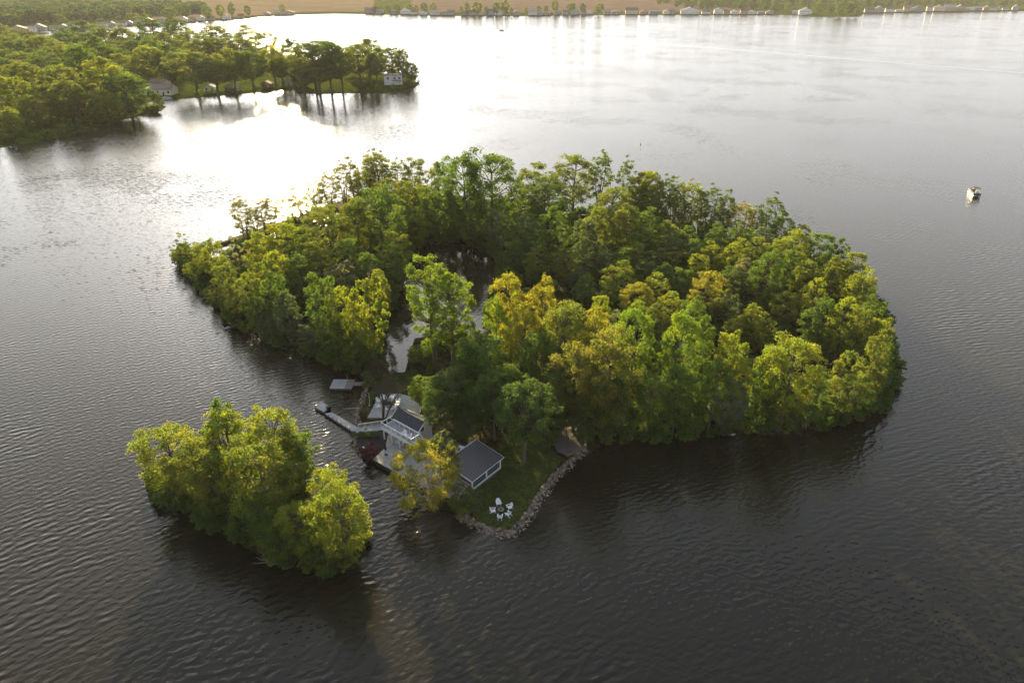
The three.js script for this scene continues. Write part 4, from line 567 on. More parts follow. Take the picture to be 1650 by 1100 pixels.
// ---------- boathouse with an upper deck ----------
const BH = [-21.97, 0, -94.6], BT = -40 * Math.PI / 180;
const fromBoathouse = (x, z) => [BH[0] + x * Math.cos(BT) + z * Math.sin(BT), BH[2] - x * Math.sin(BT) + z * Math.cos(BT)];
{
  const t = thing('boathouse', 'grey boathouse with dark shingle roof and white railed upper deck', 'boathouse', BH, BT);
  const L = 7.4, F = 3.35, G = 0.9, e0 = -2.15, e1 = -5.75, rg = -3.9, ye = 4.05, yr = 5.35, x0 = -0.15, x1 = 6.65;
  part('wall', [box(x1 - x0 - 0.5, ye - G, 0.15, (x0 + x1) / 2, (ye + G) / 2, e0 - 0.3), box(x1 - x0 - 0.5, ye - G, 0.15, (x0 + x1) / 2, (ye + G) / 2, e1 + 0.3), box(0.15, ye - G, e0 - e1 - 0.75, x0 + 0.3, (ye + G) / 2, (e0 + e1) / 2)], M.wallgrey, t);
  const gs = new THREE.Shape([[e0 - 0.22, G], [e1 + 0.22, G], [e1 + 0.22, ye], [rg, yr - 0.12], [e0 - 0.22, ye]].map(([z, y]) => new THREE.Vector2(-z, y)));
  part('gable_wall', new THREE.ExtrudeGeometry(gs, { depth: 0.14, bevelEnabled: false }).rotateY(Math.PI / 2).translate(x1 - 0.45, 0, 0), M.wallgrey, t);
  const win = part('window', box(0.05, 0.8, 0.8, x1 - 0.27, 4.0, -3.4), M.glass, t); part('frame', [box(0.06, 0.08, 0.96, x1 - 0.26, 4.44, -3.4), box(0.06, 0.08, 0.96, x1 - 0.26, 3.56, -3.4), box(0.06, 0.96, 0.08, x1 - 0.26, 4.0, -3.84), box(0.06, 0.96, 0.08, x1 - 0.26, 4.0, -2.96)], M.white, win);
  const slope = (z) => { const g = quad([x0, ye, z], [x1, ye, z], [x1, yr, rg], [x0, yr, rg]); const h = quad([x0, ye - 0.12, z], [x1, ye - 0.12, z], [x1, yr - 0.12, rg], [x0, yr - 0.12, rg]); return [g, h]; };
  const near = part('roof_slope', slope(e0), M.shingle, t); part('roof_edge', [bar([x0, ye - 0.06, e0], [x1, ye - 0.06, e0], 0.06, 0.13)], M.white, near);
  const far = part('roof_slope', slope(e1), M.shingle, t); part('roof_edge', [bar([x0, ye - 0.06, e1], [x1, ye - 0.06, e1], 0.06, 0.13)], M.white, far);
  part('ridge_cap', bar([x0, yr + 0.03, rg], [x1, yr + 0.03, rg], 0.3, 0.05), M.shingle, t);
  for (const x of [x0 + 0.03, x1 - 0.03]) part('rake_board', [bar([x, ye - 0.08, e0], [x, yr - 0.08, rg], 0.07, 0.15), bar([x, ye - 0.08, e1], [x, yr - 0.08, rg], 0.07, 0.15)], M.white, t);
  part('deck', box(L, 0.16, 2.5, L / 2, F - 0.08, -1.25), M.dockboard, t);
  part('fascia', [box(L + 0.04, 0.42, 0.06, L / 2, F - 0.2, 0.03), box(0.06, 0.42, 2.5, -0.03, F - 0.2, -1.25), box(0.06, 0.42, 2.5, L + 0.03, F - 0.2, -1.25)], M.white, t);
  for (const x of [0.25, 2.2, 4.1, 6.0, 7.2]) part('post', bar([x, G, -0.2], [x, F - 0.4, -0.2], 0.16), M.white, t);
  part('brace', [bar([0.25, F - 1.4, -0.2], [0.05, F - 0.4, -0.2], 0.1)], M.white, t);
  const run = (a, b, y = F) => {
    const n = Math.max(2, Math.round(Math.hypot(b[0] - a[0], b[1] - a[1]) / 1.25)), g = [bar([a[0], y + 1.0, a[1]], [b[0], y + 1.0, b[1]], 0.1), bar([a[0], y + 0.1, a[1]], [b[0], y + 0.1, b[1]], 0.06)];
    for (let k = 0; k <= n; k++) { const x = a[0] + (b[0] - a[0]) * k / n, z = a[1] + (b[1] - a[1]) * k / n; g.push(bar([x, y, z], [x, y + 1.03, z], 0.09)); }
    const o = part('railing', g, M.white, t); part('glass_panel', quad([a[0], y + 0.13, a[1]], [b[0], y + 0.13, b[1]], [b[0], y + 0.95, b[1]], [a[0], y + 0.95, a[1]]), M.pane, o);
  };
  run([0, 0], [L, 0]); run([0, 0], [0, -2.45]); run([0.9, -2.0], [L, -2.0]); run([L, 0], [L, -2.0]);
  const st = part('outer_stairs', Array.from({ length: 9 }, (_, k) => box(0.3, 0.06, 1.0, L + 0.15 + k * 0.28, F - 0.15 - k * 0.27, -1.4)), M.greywood, t);
  for (const z of [-0.9, -1.95]) part('stair_rail', [bar([L, F + 0.95, z], [L + 2.6, F - 1.5, z], 0.09), bar([L + 2.6, G, z], [L + 2.6, F - 1.5, z], 0.09)], M.white, st);
  const door = part('door', box(1.9, 2.1, 0.06, 3.4, G + 1.08, e0 - 0.19), M.glass, t); part('frame', [box(0.1, 2.2, 0.08, 2.4, G + 1.1, e0 - 0.18), box(0.1, 2.2, 0.08, 4.4, G + 1.1, e0 - 0.18), box(2.1, 0.1, 0.08, 3.4, G + 2.2, e0 - 0.18)], M.white, door);
}

// ---------- garden chairs ----------
function chairModel() {
  const t = new THREE.Group();
  part('seat', Array.from({ length: 5 }, (_, k) => box(0.56, 0.03, 0.10, 0, 0.37 - k * 0.035, 0.27 - k * 0.115, 0, 0.28)), M.plastic, t);
  const fan = []; for (let k = -2; k <= 2; k++) fan.push(box(0.115, 0.86 - 0.045 * k * k, 0.03, k * 0.128, 0.62 - 0.022 * k * k, -0.40, 0, -0.42, -k * 0.05));
  part('backrest', [...fan, box(0.62, 0.06, 0.04, 0, 0.52, -0.40, 0, -0.42)], M.plastic, t);
  for (const s of [-1, 1]) {
    part('armrest', [box(0.15, 0.03, 0.78, s * 0.36, 0.56, -0.02), box(0.2, 0.03, 0.2, s * 0.37, 0.562, 0.34)], M.plastic, t);
    part('leg', box(0.05, 0.56, 0.12, s * 0.34, 0.28, 0.3), M.plastic, t);
    part('leg', bar([s * 0.3, 0.36, 0.3], [s * 0.3, 0.02, -0.62], 0.05, 0.12), M.plastic, t);
  }
  return t;
}
const chair0 = chairModel();
function chair(x, y, z, turn, label, group) {
  const c = chair0.clone(); c.name = numbered('garden_chair'); c.position.set(x, y, z); c.rotation.y = turn; c.scale.setScalar(0.9); scene.add(c); return tag(c, label, 'chair', group);
}
const face = (x, z, p) => Math.atan2(p[0] - x, p[1] - z);
const pit1 = ['on the lake side of the bare tree', 'behind the bare tree', 'just right of the bare tree', 'at the back middle', 'at the back right', 'at the upper right', 'at the far right', 'at the lower right', 'nearest the boathouse ridge', 'at the front towards the boathouse', 'at the lower left by the bare trunk'];
CHAIRS1.forEach(([x, z], i) => chair(x, 0.9, z, face(x, z, PIT1), 'white chair of the fire pit ring ' + pit1[i], 'chairs round the patio fire pit'));
const pit2 = ['nearest the porch, at the back', 'on the porch steps side', 'nearest the sunlit grass', 'nearest the rock wall', 'at the front with its back to the lake'];
CHAIRS2.forEach(([x, z], i) => chair(x, Math.max(groundAt(x, z), 0.3) + 0.07, z, face(x, z, PIT2), 'white slatted lawn chair ' + pit2[i], 'chairs round the lawn fire table'));
for (const [x, z, turn, word] of [[4.7, -0.9, 0.35, 'nearer the ridge side'], [5.9, -0.85, -0.6, 'at the right by the rail corner']]) { const [a, b] = fromBoathouse(x, z); chair(a, 3.36, b, BT + turn, 'white slatted chair on the boathouse deck ' + word, 'chairs on the boathouse deck'); }
for (const [x, z, turn, word] of [[3.0, -0.9, 0.2, 'left of the door'], [3.9, -0.7, -0.3, 'before the door']]) { const [a, b] = fromBoathouse(x, z); chair(a, 0.93, b, BT + turn, 'white slatted chair under the boathouse deck ' + word, 'chairs under the boathouse deck'); }
{
  const [x, z] = fromBoathouse(5.3, -0.7), tb = thing('side_table', 'small white table between the two deck chairs', 'table', [x, 3.36, z]);
  part('table_top', new THREE.CylinderGeometry(0.28, 0.28, 0.04, 14).translate(0, 0.46, 0), M.plastic, tb); part('leg', new THREE.CylinderGeometry(0.05, 0.12, 0.46, 8).translate(0, 0.23, 0), M.plastic, tb);
  const p = thing('fire_pit', 'round stone fire pit in the ring of white chairs', 'fire pit', [PIT1[0], 0.9, PIT1[1]]);
  const ring = []; for (let k = 0; k < 22; k++) { const a = k / 22 * 6.283; for (const [y, o] of [[0.11, 0], [0.32, 0.14]]) ring.push(new RoundedBoxGeometry(0.29, 0.2, 0.24, 1, 0.03).rotateY(-a - o + Math.PI / 2).translate(Math.cos(a + o) * 0.98, y, Math.sin(a + o) * 0.98)); }
  part('stone_ring', ring, M.stone, p); part('ash_bed', new THREE.CylinderGeometry(0.88, 0.88, 0.12, 24).translate(0, 0.07, 0), M.ash, p);
  for (const [a, b] of [[0.3, 0.5], [1.7, -0.2], [2.6, 0.25]]) part('log', rod([Math.cos(a) * 0.55, 0.2 + b * 0.1, Math.sin(a) * 0.55], [-Math.cos(a) * 0.5, 0.24, -Math.sin(a) * 0.5], 0.07, 0.06, 7), M.darkwood, p);
  const f = thing('fire_table', 'dark six-sided fire table amid the five lawn chairs', 'fire table', [PIT2[0], groundAt(...PIT2) + 0.06, PIT2[1]], 0.3);
  part('base', new THREE.CylinderGeometry(0.36, 0.42, 0.4, 6).translate(0, 0.2, 0), M.darkwood, f); part('table_top', new THREE.CylinderGeometry(0.52, 0.52, 0.07, 6).translate(0, 0.435, 0), M.greywood, f); part('burner_bowl', new THREE.CylinderGeometry(0.2, 0.2, 0.03, 12).translate(0, 0.485, 0), M.ash, f);
  const lamp = thing('lamp_post', 'slim lamp post with a white head on the gravel pad', 'lamp post', [LAMP_AT[0], 0.86, LAMP_AT[1]]);
  part('pole', rod([0, 0, 0], [0, 3.2, 0], 0.06, 0.045, 8), M.black, lamp); part('lamp_head', new THREE.CylinderGeometry(0.16, 0.12, 0.34, 8).translate(0, 3.36, 0), M.white, lamp); part('cap', new THREE.ConeGeometry(0.2, 0.16, 8).translate(0, 3.62, 0), M.black, lamp);
  const pole = thing('pole', 'slim white pole standing on the grass by the stone shore', 'pole', [POLE_AT[0], 0.7, POLE_AT[1]]); part('shaft', rod([0, 0, 0], [0.05, 2.9, -0.1], 0.035, 0.03, 7), M.white, pole); part('foot', box(0.5, 0.05, 0.12, 0, 0.1, 0), M.white, pole);
  const um = thing('closed_umbrella', 'closed dark patio umbrella at the edge of the waterside patio', 'umbrella', [UMB_AT[0], 0.92, UMB_AT[1]]);
  part('pole', rod([0, 0, 0], [0, 2.5, 0], 0.025, 0.025, 6), M.steel, um); part('canopy', new THREE.LatheGeometry([[0.02, 2.45], [0.09, 2.2], [0.17, 1.4], [0.2, 1.05], [0.06, 1.0]].map((p) => new THREE.Vector2(...p)), 10), M.black, um); part('base', new THREE.CylinderGeometry(0.26, 0.28, 0.08, 14).translate(0, 0.04, 0), M.black, um);
  const bx = thing('utility_box', 'small white box lying on the dark mulch bed', 'box', [BOX_AT[0], 0.78, BOX_AT[1]], 0.3); part('body', new RoundedBoxGeometry(0.62, 0.16, 0.34, 2, 0.04).translate(0, 0.08, 0), M.white, bx); part('lid', box(0.64, 0.03, 0.36, 0, 0.175, 0), M.plastic, bx);
  // hedge in the bed
  const hedge = ['nearest the lake', 'second from the lake', 'third from the lake', 'nearest the boathouse post'];
  [[-27.2, -95.7], [-25.9, -95.6], [-24.7, -95.5], [-23.6, -95.4]].forEach(([x, z], i) => plant('bush', 'dark', [x, 0.6, z], 0.95 + 0.1 * (i % 2), 1.5, 'low clipped dark shrub under the dock ramp ' + hedge[i], 'hedge under the dock ramp'));
}

// ---------- docks ----------
{
  const d = thing('dock', 'long grey dock with a wide end platform reaching into the lake', 'dock');
  const deckOf = (p, y, parent, name, m) => part(name, slabOf(p, y - 0.16, y, 0.015), m, parent);
  const shrink = (p, k) => { const c = [p.reduce((s, q) => s + q[0], 0) / p.length, p.reduce((s, q) => s + q[1], 0) / p.length]; return p.map(([x, z]) => [c[0] + (x - c[0]) * k, c[1] + (z - c[1]) * k]); };
  const walk = DOCK.slice(3, 7), head = [DOCK[0], DOCK[1], DOCK[2], DOCK[7]];
  deckOf(head, 0.55, d, 'end_platform', M.dockboard);
  deckOf(walk, 0.546, d, 'walkway', M.dockboard);
  part('frame', [slabOf(shrink(head, 0.97), 0.05, 0.385), slabOf(shrink(walk, 0.985), 0.05, 0.38)], M.darkwood, d);
  const [a, , , ] = walk, q = walk[3], e = walk[2];
  for (let k = 0; k <= 7; k++) { const t = k / 7, x = q[0] + (e[0] - q[0]) * t, z = q[1] + (e[1] - q[1]) * t; part('piling', rod([x, -1.2, z], [x, 0.85, z], 0.06, 0.06, 7), M.darkwood, d); }
  for (const [x, z] of [DOCK[0], DOCK[1], DOCK[2]]) part('piling', rod([x, -1.2, z], [x, 0.8, z], 0.07, 0.07, 7), M.darkwood, d);
  const bench = part('dock_box', box(0.9, 0.4, 0.5, DOCK[2][0] - 0.1, 0.75, DOCK[2][1] + 0.5, 0.6), M.black, d); part('lid', box(0.94, 0.05, 0.54, DOCK[2][0] - 0.1, 0.975, DOCK[2][1] + 0.5, 0.6), M.darkwood, bench);
  const r = thing('dock_ramp', 'white railed ramp from the dock up to the boathouse', 'ramp');
  const [p0, p1, p2, p3] = RAMP, lift = (p, y) => [p[0], y, p[1]];
  part('walkway', [quad(lift(p0, 0.57), lift(p3, 0.98), lift(p2, 0.98), lift(p1, 0.57)), quad(lift(p0, 0.42), lift(p3, 0.83), lift(p2, 0.83), lift(p1, 0.42))], M.dockboard, r);
  part('skirt', [quad(lift(p0, 0.42), lift(p3, 0.83), lift(p3, 0.98), lift(p0, 0.57)), quad(lift(p1, 0.42), lift(p2, 0.83), lift(p2, 0.98), lift(p1, 0.57))], M.white, r);
  const rail = part('railing', [bar(lift(p1, 1.5), lift(p2, 1.9), 0.08), bar(lift(p1, 0.7), lift(p2, 1.1), 0.06)], M.white, r);
  for (let k = 0; k <= 22; k++) { const t = k / 22, x = p1[0] + (p2[0] - p1[0]) * t, z = p1[1] + (p2[1] - p1[1]) * t, y = 0.57 + 0.41 * t; part('baluster', bar([x, y, z], [x, y + 0.95, z], k % 6 ? 0.04 : 0.1), M.white, rail); }
  for (const t of [0.35, 0.75]) { const x = p0[0] + (p3[0] - p0[0]) * t, z = p0[1] + (p3[1] - p0[1]) * t; part('post', bar([x, -0.4, z], [x, 0.5 + 0.4 * t, z], 0.14), M.white, r); }
  const s = thing('swim_platform', 'small floating swim platform with white boards and grey wood landing', 'platform');
  const lerp2 = (a2, b2, t) => [a2[0] + (b2[0] - a2[0]) * t, a2[1] + (b2[1] - a2[1]) * t];
  for (let k = 0; k < 7; k++) { const t0 = k / 7 + 0.008, t1 = (k + 1) / 7 - 0.008; part('board', slabOf([lerp2(SWIMW[0], SWIMW[1], t0), lerp2(SWIMW[3], SWIMW[2], t0), lerp2(SWIMW[3], SWIMW[2], t1), lerp2(SWIMW[0], SWIMW[1], t1)], 0.42, 0.5 + 0.012 * (k % 2), 0.01), M.dockboard, s); }
  for (let k = 0; k < 7; k++) { const t0 = k / 7 + 0.008, t1 = (k + 1) / 7 - 0.008, a3 = lerp2(SWIMG[0], SWIMG[3], 0.02), b3 = lerp2(SWIMG[1], SWIMG[2], 0.02); part('board', slabOf([lerp2(a3, b3, t0), lerp2(SWIMG[3], SWIMG[2], t0), lerp2(SWIMG[3], SWIMG[2], t1), lerp2(a3, b3, t1)], 0.42, 0.495 + 0.01 * (k % 2), 0.01), M.greywood, s); }
  part('float', slabOf([SWIMW[0], SWIMG[3], SWIMG[2], SWIMW[1]].map((p, i, all) => lerp2(p, all[(i + 2) % 4], 0.03)), -0.25, 0.41), M.darkwood, s);
  part('ladder_rail', [bar([SWIMW[2][0], 0.45, SWIMW[2][1]], [SWIMW[2][0] - 0.2, 1.6, SWIMW[2][1] - 0.1], 0.05)], M.steel, s);
  const g = thing('gangway', 'narrow grey wood gangway from the swim platform to the shore', 'gangway');
  for (let k = 0; k < 6; k++) { const t0 = k / 6 + 0.006, t1 = (k + 1) / 6 - 0.006; part('plank', slabOf([lerp2(GANG[0], GANG[3], t0), lerp2(GANG[0], GANG[3], t1), lerp2(GANG[1], GANG[2], t1), lerp2(GANG[1], GANG[2], t0)], 0.5, 0.58 + 0.012 * (k % 2), 0.01), M.greywood, g); }
  const rope = part('mooring_line', rod([ROPEA_AT[0] - 0.6, 0.45, ROPEA_AT[1]], [ROPEB_AT[0] + 0.2, 0.6, ROPEB_AT[1]], 0.03, 0.03, 5), M.rope, scene); tag(rope, 'thin pale mooring line from the dock to the stone shore', 'rope');
}

// ---------- boats ----------
function lofted(sections, closeEnds = true) {                             // sections: rings of [x, y, z], joined in turn
  const P = [], I = [], n = sections[0].length; sections.forEach((s) => s.forEach((p) => P.push(...p)));
  for (let j = 0; j + 1 < sections.length; j++) for (let i = 0; i < n; i++) { const a = j * n + i, b = j * n + (i + 1) % n; I.push(a, b, a + n, b, b + n, a + n); }
  if (closeEnds) for (const j of [0, sections.length - 1]) for (let i = 1; i + 1 < n; i++) I.push(j * n, j * n + i, j * n + i + 1);
  const g = new THREE.BufferGeometry(); g.setAttribute('position', new THREE.Float32BufferAttribute(P, 3)); g.setIndex(I); const q = g.toNonIndexed(); q.computeVertexNormals(); q.setAttribute('uv', new THREE.Float32BufferAttribute(new Float32Array(q.attributes.position.count * 2), 2)); return q;
}
{
  const t = thing('pontoon_boat', 'blue and white pontoon boat with dark canopy on open water', 'boat', [PONTOON_AT[0], 0.05, PONTOON_AT[1]], -0.26);
  const blue = mat(0.02, 0.13, 0.22, 0.35), cream = mat(0.2, 0.175, 0.14, 0.5), dark = mat(0.05, 0.04, 0.045, 0.7);
  for (const x of [-0.9, 0.9]) part('pontoon', [new THREE.CylinderGeometry(0.32, 0.32, 5.8, 14).rotateX(Math.PI / 2).translate(x, 0.15, -0.2), new THREE.ConeGeometry(0.32, 1.0, 14).rotateX(-Math.PI / 2).translate(x, 0.15, -3.6)], M.steel, t);
  part('deck', box(2.5, 0.12, 6.9, 0, 0.52, -0.1), M.wallgrey, t);
  part('side_panel', box(0.06, 0.5, 5.9, -1.2, 0.85, -0.2), cream, t); part('side_panel', box(0.06, 0.5, 5.9, 1.2, 0.85, -0.2), cream, t);
  part('stern_panel', box(2.4, 0.8, 0.08, 0, 0.97, 2.9), blue, t); part('bow_panel', box(2.4, 0.75, 0.06, 0, 0.97, -3.15), cream, t);
  part('top_rail', [bar([-1.2, 1.37, -3.15], [-1.2, 1.37, 2.9], 0.06), bar([1.2, 1.37, -3.15], [1.2, 1.37, 2.9], 0.06), bar([-1.2, 1.39, 2.9], [1.2, 1.39, 2.9], 0.06)], M.steel, t);
  for (const [x, z, l] of [[-0.75, 1.6, 1.6], [0.75, 1.6, 1.6], [-0.75, -1.9, 1.9], [0.75, -1.9, 1.9]]) { const s = part('seat', box(0.7, 0.42, l, x, 0.8, z), dark, t); part('backrest', box(0.16, 0.5, l, x * 1.42, 1.12, z), dark, s); }
  part('console', box(0.7, 0.95, 0.5, 0.6, 1.05, 0.1), M.wallgrey, t);
  const can = part('canopy', new RoundedBoxGeometry(2.3, 0.12, 2.4, 2, 0.05).translate(0, 2.75, 0.4), M.black, t);
  part('canopy_frame', [bar([-1.12, 1.35, 0.3], [-1.05, 2.75, -0.7], 0.04), bar([1.12, 1.35, 0.3], [1.05, 2.75, -0.7], 0.04), bar([-1.12, 1.35, 0.4], [-1.05, 2.75, 1.5], 0.04), bar([1.12, 1.35, 0.4], [1.05, 2.75, 1.5], 0.04)], M.steel, can);
  part('outboard_motor', [new RoundedBoxGeometry(0.42, 0.6, 0.6, 2, 0.08).translate(0, 0.95, 3.4), box(0.2, 0.9, 0.25, 0, 0.35, 3.4)], M.black, t);
}
{
  const t = thing('speedboat', 'tiny dark speedboat far out, trailing a long wake', 'boat', [SPEED_AT[0], 0.05, SPEED_AT[1]], 0.35), hull = mat(0.05, 0.05, 0.06, 0.4);
  const ring = (z, w, h, d) => [[-w, h, z], [-w * 0.75, -d, z], [0, -d - 0.15, z], [w * 0.75, -d, z], [w, h, z]].map(([x, y, q]) => [q, y, x]);
  part('hull', lofted([ring(-3.4, 0.08, 1.2, -0.7), ring(-2.2, 0.8, 1.1, 0), ring(0, 1.15, 1.0, 0.2), ring(3.2, 1.1, 0.95, 0.2)]), hull, t);
  part('windscreen', lofted([[[-0.6, 1.0, -0.8], [-0.6, 1.0, 0.8], [-0.2, 1.55, 0.7], [-0.2, 1.55, -0.7]], [[-0.55, 1.0, -0.8], [-0.55, 1.0, 0.8], [-0.15, 1.55, 0.7], [-0.15, 1.55, -0.7]]]), M.glass, t);
  part('seat', box(0.6, 0.5, 1.6, 1.2, 1.15, 0), M.wallgrey, t); part('outboard_motor', new RoundedBoxGeometry(0.6, 0.9, 0.5, 2, 0.1).translate(3.5, 1.0, 0), M.black, t);
  // its wake: low ridges of water that open towards the right
  const A = SPEED_AT, B = [430, -610], ribbon = (s0, s1, w0, w1, h) => {
    const P = [], I = [], U = [], n = 90, L = Math.hypot(B[0] - A[0], B[1] - A[1]), dx = (B[0] - A[0]) / L, dz = (B[1] - A[1]) / L;
    for (let k = 0; k <= n; k++) { const f = k / n, s = s0 + (s1 - s0) * f, w = w0 + (w1 - w0) * f, wob = 1.2 * noise3.noise(f * 14, s0, 5) * f; for (const [o, y] of [[-1, -0.02], [-0.5, 0.6], [0, 1], [0.5, 0.6], [1, -0.02]]) { const x = A[0] + (B[0] - A[0]) * f - dz * (s + wob + o * w), z = A[1] + (B[1] - A[1]) * f + dx * (s + wob + o * w); P.push(x, 0.004 + y * h, z); U.push(x, -z); } }
    for (let k = 0; k < n; k++) for (let i = 0; i < 4; i++) { const a = k * 5 + i; I.push(a, a + 1, a + 5, a + 1, a + 6, a + 5); }
    const g = new THREE.BufferGeometry(); g.setAttribute('position', new THREE.Float32BufferAttribute(P, 3)); g.setAttribute('uv', new THREE.Float32BufferAttribute(U, 2)); g.setIndex(I); g.computeVertexNormals(); if (g.attributes.normal.getY(2) < 0) { g.setIndex(I.map((_, q) => I[q - q % 3 + [0, 2, 1][q % 3]])); g.computeVertexNormals(); } return g;
  };
  const slick = new THREE.MeshPhysicalMaterial({ color: M.water.color, roughness: 0.06, ior: 1.33 });
  structure('wake_trail', ribbon(0, 0, 0.8, 4.6, 0.02), slick);
  structure('wake_wave', ribbon(1.2, 9, 0.6, 1.8, 0.1), M.water);
  structure('wake_wave', ribbon(-1.2, -9, 0.6, 1.8, 0.1), M.water);
}
{
  const turn = -0.75, t = thing('kayak', 'small grey fishing kayak close to the west lobe shore', 'kayak', [KAYAK_AT[0], 0.02, KAYAK_AT[1]], turn), hull = mat(0.26, 0.28, 0.33, 0.4);
  const ring = (z, w, h, d) => [[-w, h * 0.8, z], [-w * 0.9, h, z], [0, h * 0.86, z], [w * 0.9, h, z], [w, h * 0.8, z], [w * 0.6, -d, z], [-w * 0.6, -d, z]];
  part('hull', lofted([ring(-1.85, 0.04, 0.36, -0.2), ring(-1.3, 0.28, 0.3, 0.04), ring(-0.5, 0.42, 0.27, 0.1), ring(0.6, 0.44, 0.27, 0.1), ring(1.4, 0.3, 0.29, 0.05), ring(1.85, 0.05, 0.34, -0.18)]), hull, t);
  part('seat', [box(0.5, 0.05, 0.45, 0, 0.33, 0.3), box(0.5, 0.45, 0.05, 0, 0.55, 0.55, 0, 0.2)], M.black, t);
  part('gunwale', [bar([-0.43, 0.28, -1.0], [-0.44, 0.28, 1.0], 0.05), bar([0.43, 0.28, -1.0], [0.44, 0.28, 1.0], 0.05)], M.steel, t);
  // the paddler
  const joints = { hip: [0, 0.46, 0.28], chest: [0, 0.84, 0.32], neck: [0, 1.02, 0.3], head: [0, 1.16, 0.27], crown: [0, 1.2, 0.28], sl: [-0.19, 0.95, 0.31], sr: [0.19, 0.95, 0.31], el: [-0.29, 0.72, 0.12], er: [0.29, 0.72, 0.12], wl: [-0.2, 0.68, -0.14], wr: [0.22, 0.72, -0.12], hl: [-0.1, 0.44, 0.2], hr: [0.1, 0.44, 0.2], kl: [-0.16, 0.58, -0.24], kr: [0.16, 0.58, -0.24], al: [-0.14, 0.34, -0.62], ar: [0.14, 0.34, -0.62], tl: [-0.14, 0.42, -0.76], tr: [0.14, 0.42, -0.76] };
  const bodyOf = (bones, res, c, half) => {
    const cap = (p, a, b, ra, rb) => { const ab = [b[0] - a[0], b[1] - a[1], b[2] - a[2]], ap = [p[0] - a[0], p[1] - a[1], p[2] - a[2]], L = ab[0] ** 2 + ab[1] ** 2 + ab[2] ** 2, s = Math.min(1, Math.max(0, (ap[0] * ab[0] + ap[1] * ab[1] + ap[2] * ab[2]) / L)); return Math.hypot(ap[0] - ab[0] * s, ap[1] - ab[1] * s, ap[2] - ab[2] * s) - (ra + (rb - ra) * s); };
    const mc = new MarchingCubes(res, new THREE.MeshStandardMaterial(), false, false, 60000); mc.isolation = 0;
    for (let k = 0; k < res; k++) for (let j = 0; j < res; j++) for (let i = 0; i < res; i++) {
      const p = [c[0] + (i / res * 2 - 1) * half, c[1] + (j / res * 2 - 1) * half, c[2] + (k / res * 2 - 1) * half]; let d = 9;
      for (const [a, b, ra, rb] of bones) { const e = cap(p, a, b, ra, rb), h = Math.max(0, 0.04 - Math.abs(d - e)) / 0.04; d = Math.min(d, e) - h * h * 0.01; }
      mc.field[k * res * res + j * res + i] = -d;
    }
    mc.update(); const n = mc.count, g = new THREE.BufferGeometry();
    g.setAttribute('position', new THREE.Float32BufferAttribute(mc.positionArray.slice(0, n * 3).map((v, i) => c[i % 3] + v * half), 3)); g.computeVertexNormals();
    g.setAttribute('uv', new THREE.Float32BufferAttribute(new Float32Array(n * 2), 2)); return g;
  };
  const J = joints, C = [0, 0.75, -0.1], skin = mat(0.42, 0.26, 0.18, 0.7), shirt = mat(0.16, 0.025, 0.035, 0.85), trousers = mat(0.06, 0.065, 0.08, 0.9), capm = mat(0.62, 0.55, 0.48, 0.8);
  const body = [bodyOf([[J.hip, J.chest, 0.14, 0.15], [J.chest, J.neck, 0.12, 0.055], [J.neck, J.head, 0.055, 0.07], [J.head, J.crown, 0.095, 0.09], [J.sl, J.sr, 0.065, 0.065], [J.sl, J.el, 0.055, 0.042], [J.el, J.wl, 0.042, 0.028], [J.sr, J.er, 0.055, 0.042], [J.er, J.wr, 0.042, 0.028], [J.hl, J.kl, 0.085, 0.06], [J.kl, J.al, 0.058, 0.04], [J.al, J.tl, 0.042, 0.035], [J.hr, J.kr, 0.085, 0.06], [J.kr, J.ar, 0.058, 0.04], [J.ar, J.tr, 0.042, 0.035]], 96, C, 0.85)];
  for (const [w, s] of [[J.wl, 1], [J.wr, -1]]) {                          // palms and five curled fingers round the paddle shaft
    body.push(new THREE.SphereGeometry(0.042, 10, 8).scale(0.8, 0.9, 1.1).translate(w[0], w[1], w[2] - 0.04));
    for (let f = 0; f < 4; f++) { const x = w[0] + (f - 1.5) * 0.019, l = [0.034, 0.04, 0.038, 0.03][f]; body.push(rod([x, w[1] + 0.012, w[2] - 0.075], [x, w[1] + 0.008, w[2] - 0.075 - l], 0.009, 0.008, 6), rod([x, w[1] + 0.008, w[2] - 0.075 - l], [x, w[1] - 0.032, w[2] - 0.085 - l], 0.008, 0.007, 6)); }
    body.push(rod([w[0] + s * 0.034, w[1] - 0.01, w[2] - 0.04], [w[0] + s * 0.036, w[1] - 0.035, w[2] - 0.085], 0.01, 0.008, 6));
  }
  body.push(new THREE.ConeGeometry(0.018, 0.045, 6).rotateX(-1.9).translate(0, 1.155, 0.165), new THREE.SphereGeometry(0.012, 6, 5).translate(-0.035, 1.185, 0.185), new THREE.SphereGeometry(0.012, 6, 5).translate(0.035, 1.185, 0.185), box(0.05, 0.01, 0.02, 0, 1.11, 0.19), new THREE.SphereGeometry(0.025, 6, 6).scale(0.5, 1.2, 0.9).translate(-0.1, 1.16, 0.28), new THREE.SphereGeometry(0.025, 6, 6).scale(0.5, 1.2, 0.9).translate(0.1, 1.16, 0.28));
  const [px, pz] = KAYAK_AT, man = thing('person', 'person in a dark red shirt and pale cap seated in the kayak', 'person', [px, 0.02, pz], turn);
  const bd = part('body', body, skin, man);
  part('shirt', bodyOf([[J.hip, J.chest, 0.155, 0.165], [J.chest, J.neck, 0.13, 0.06], [J.sl, J.sr, 0.075, 0.075], [J.sl, [-0.26, 0.79, 0.18], 0.066, 0.056], [J.sr, [0.26, 0.79, 0.18], 0.066, 0.056]], 72, C, 0.85), shirt, man);
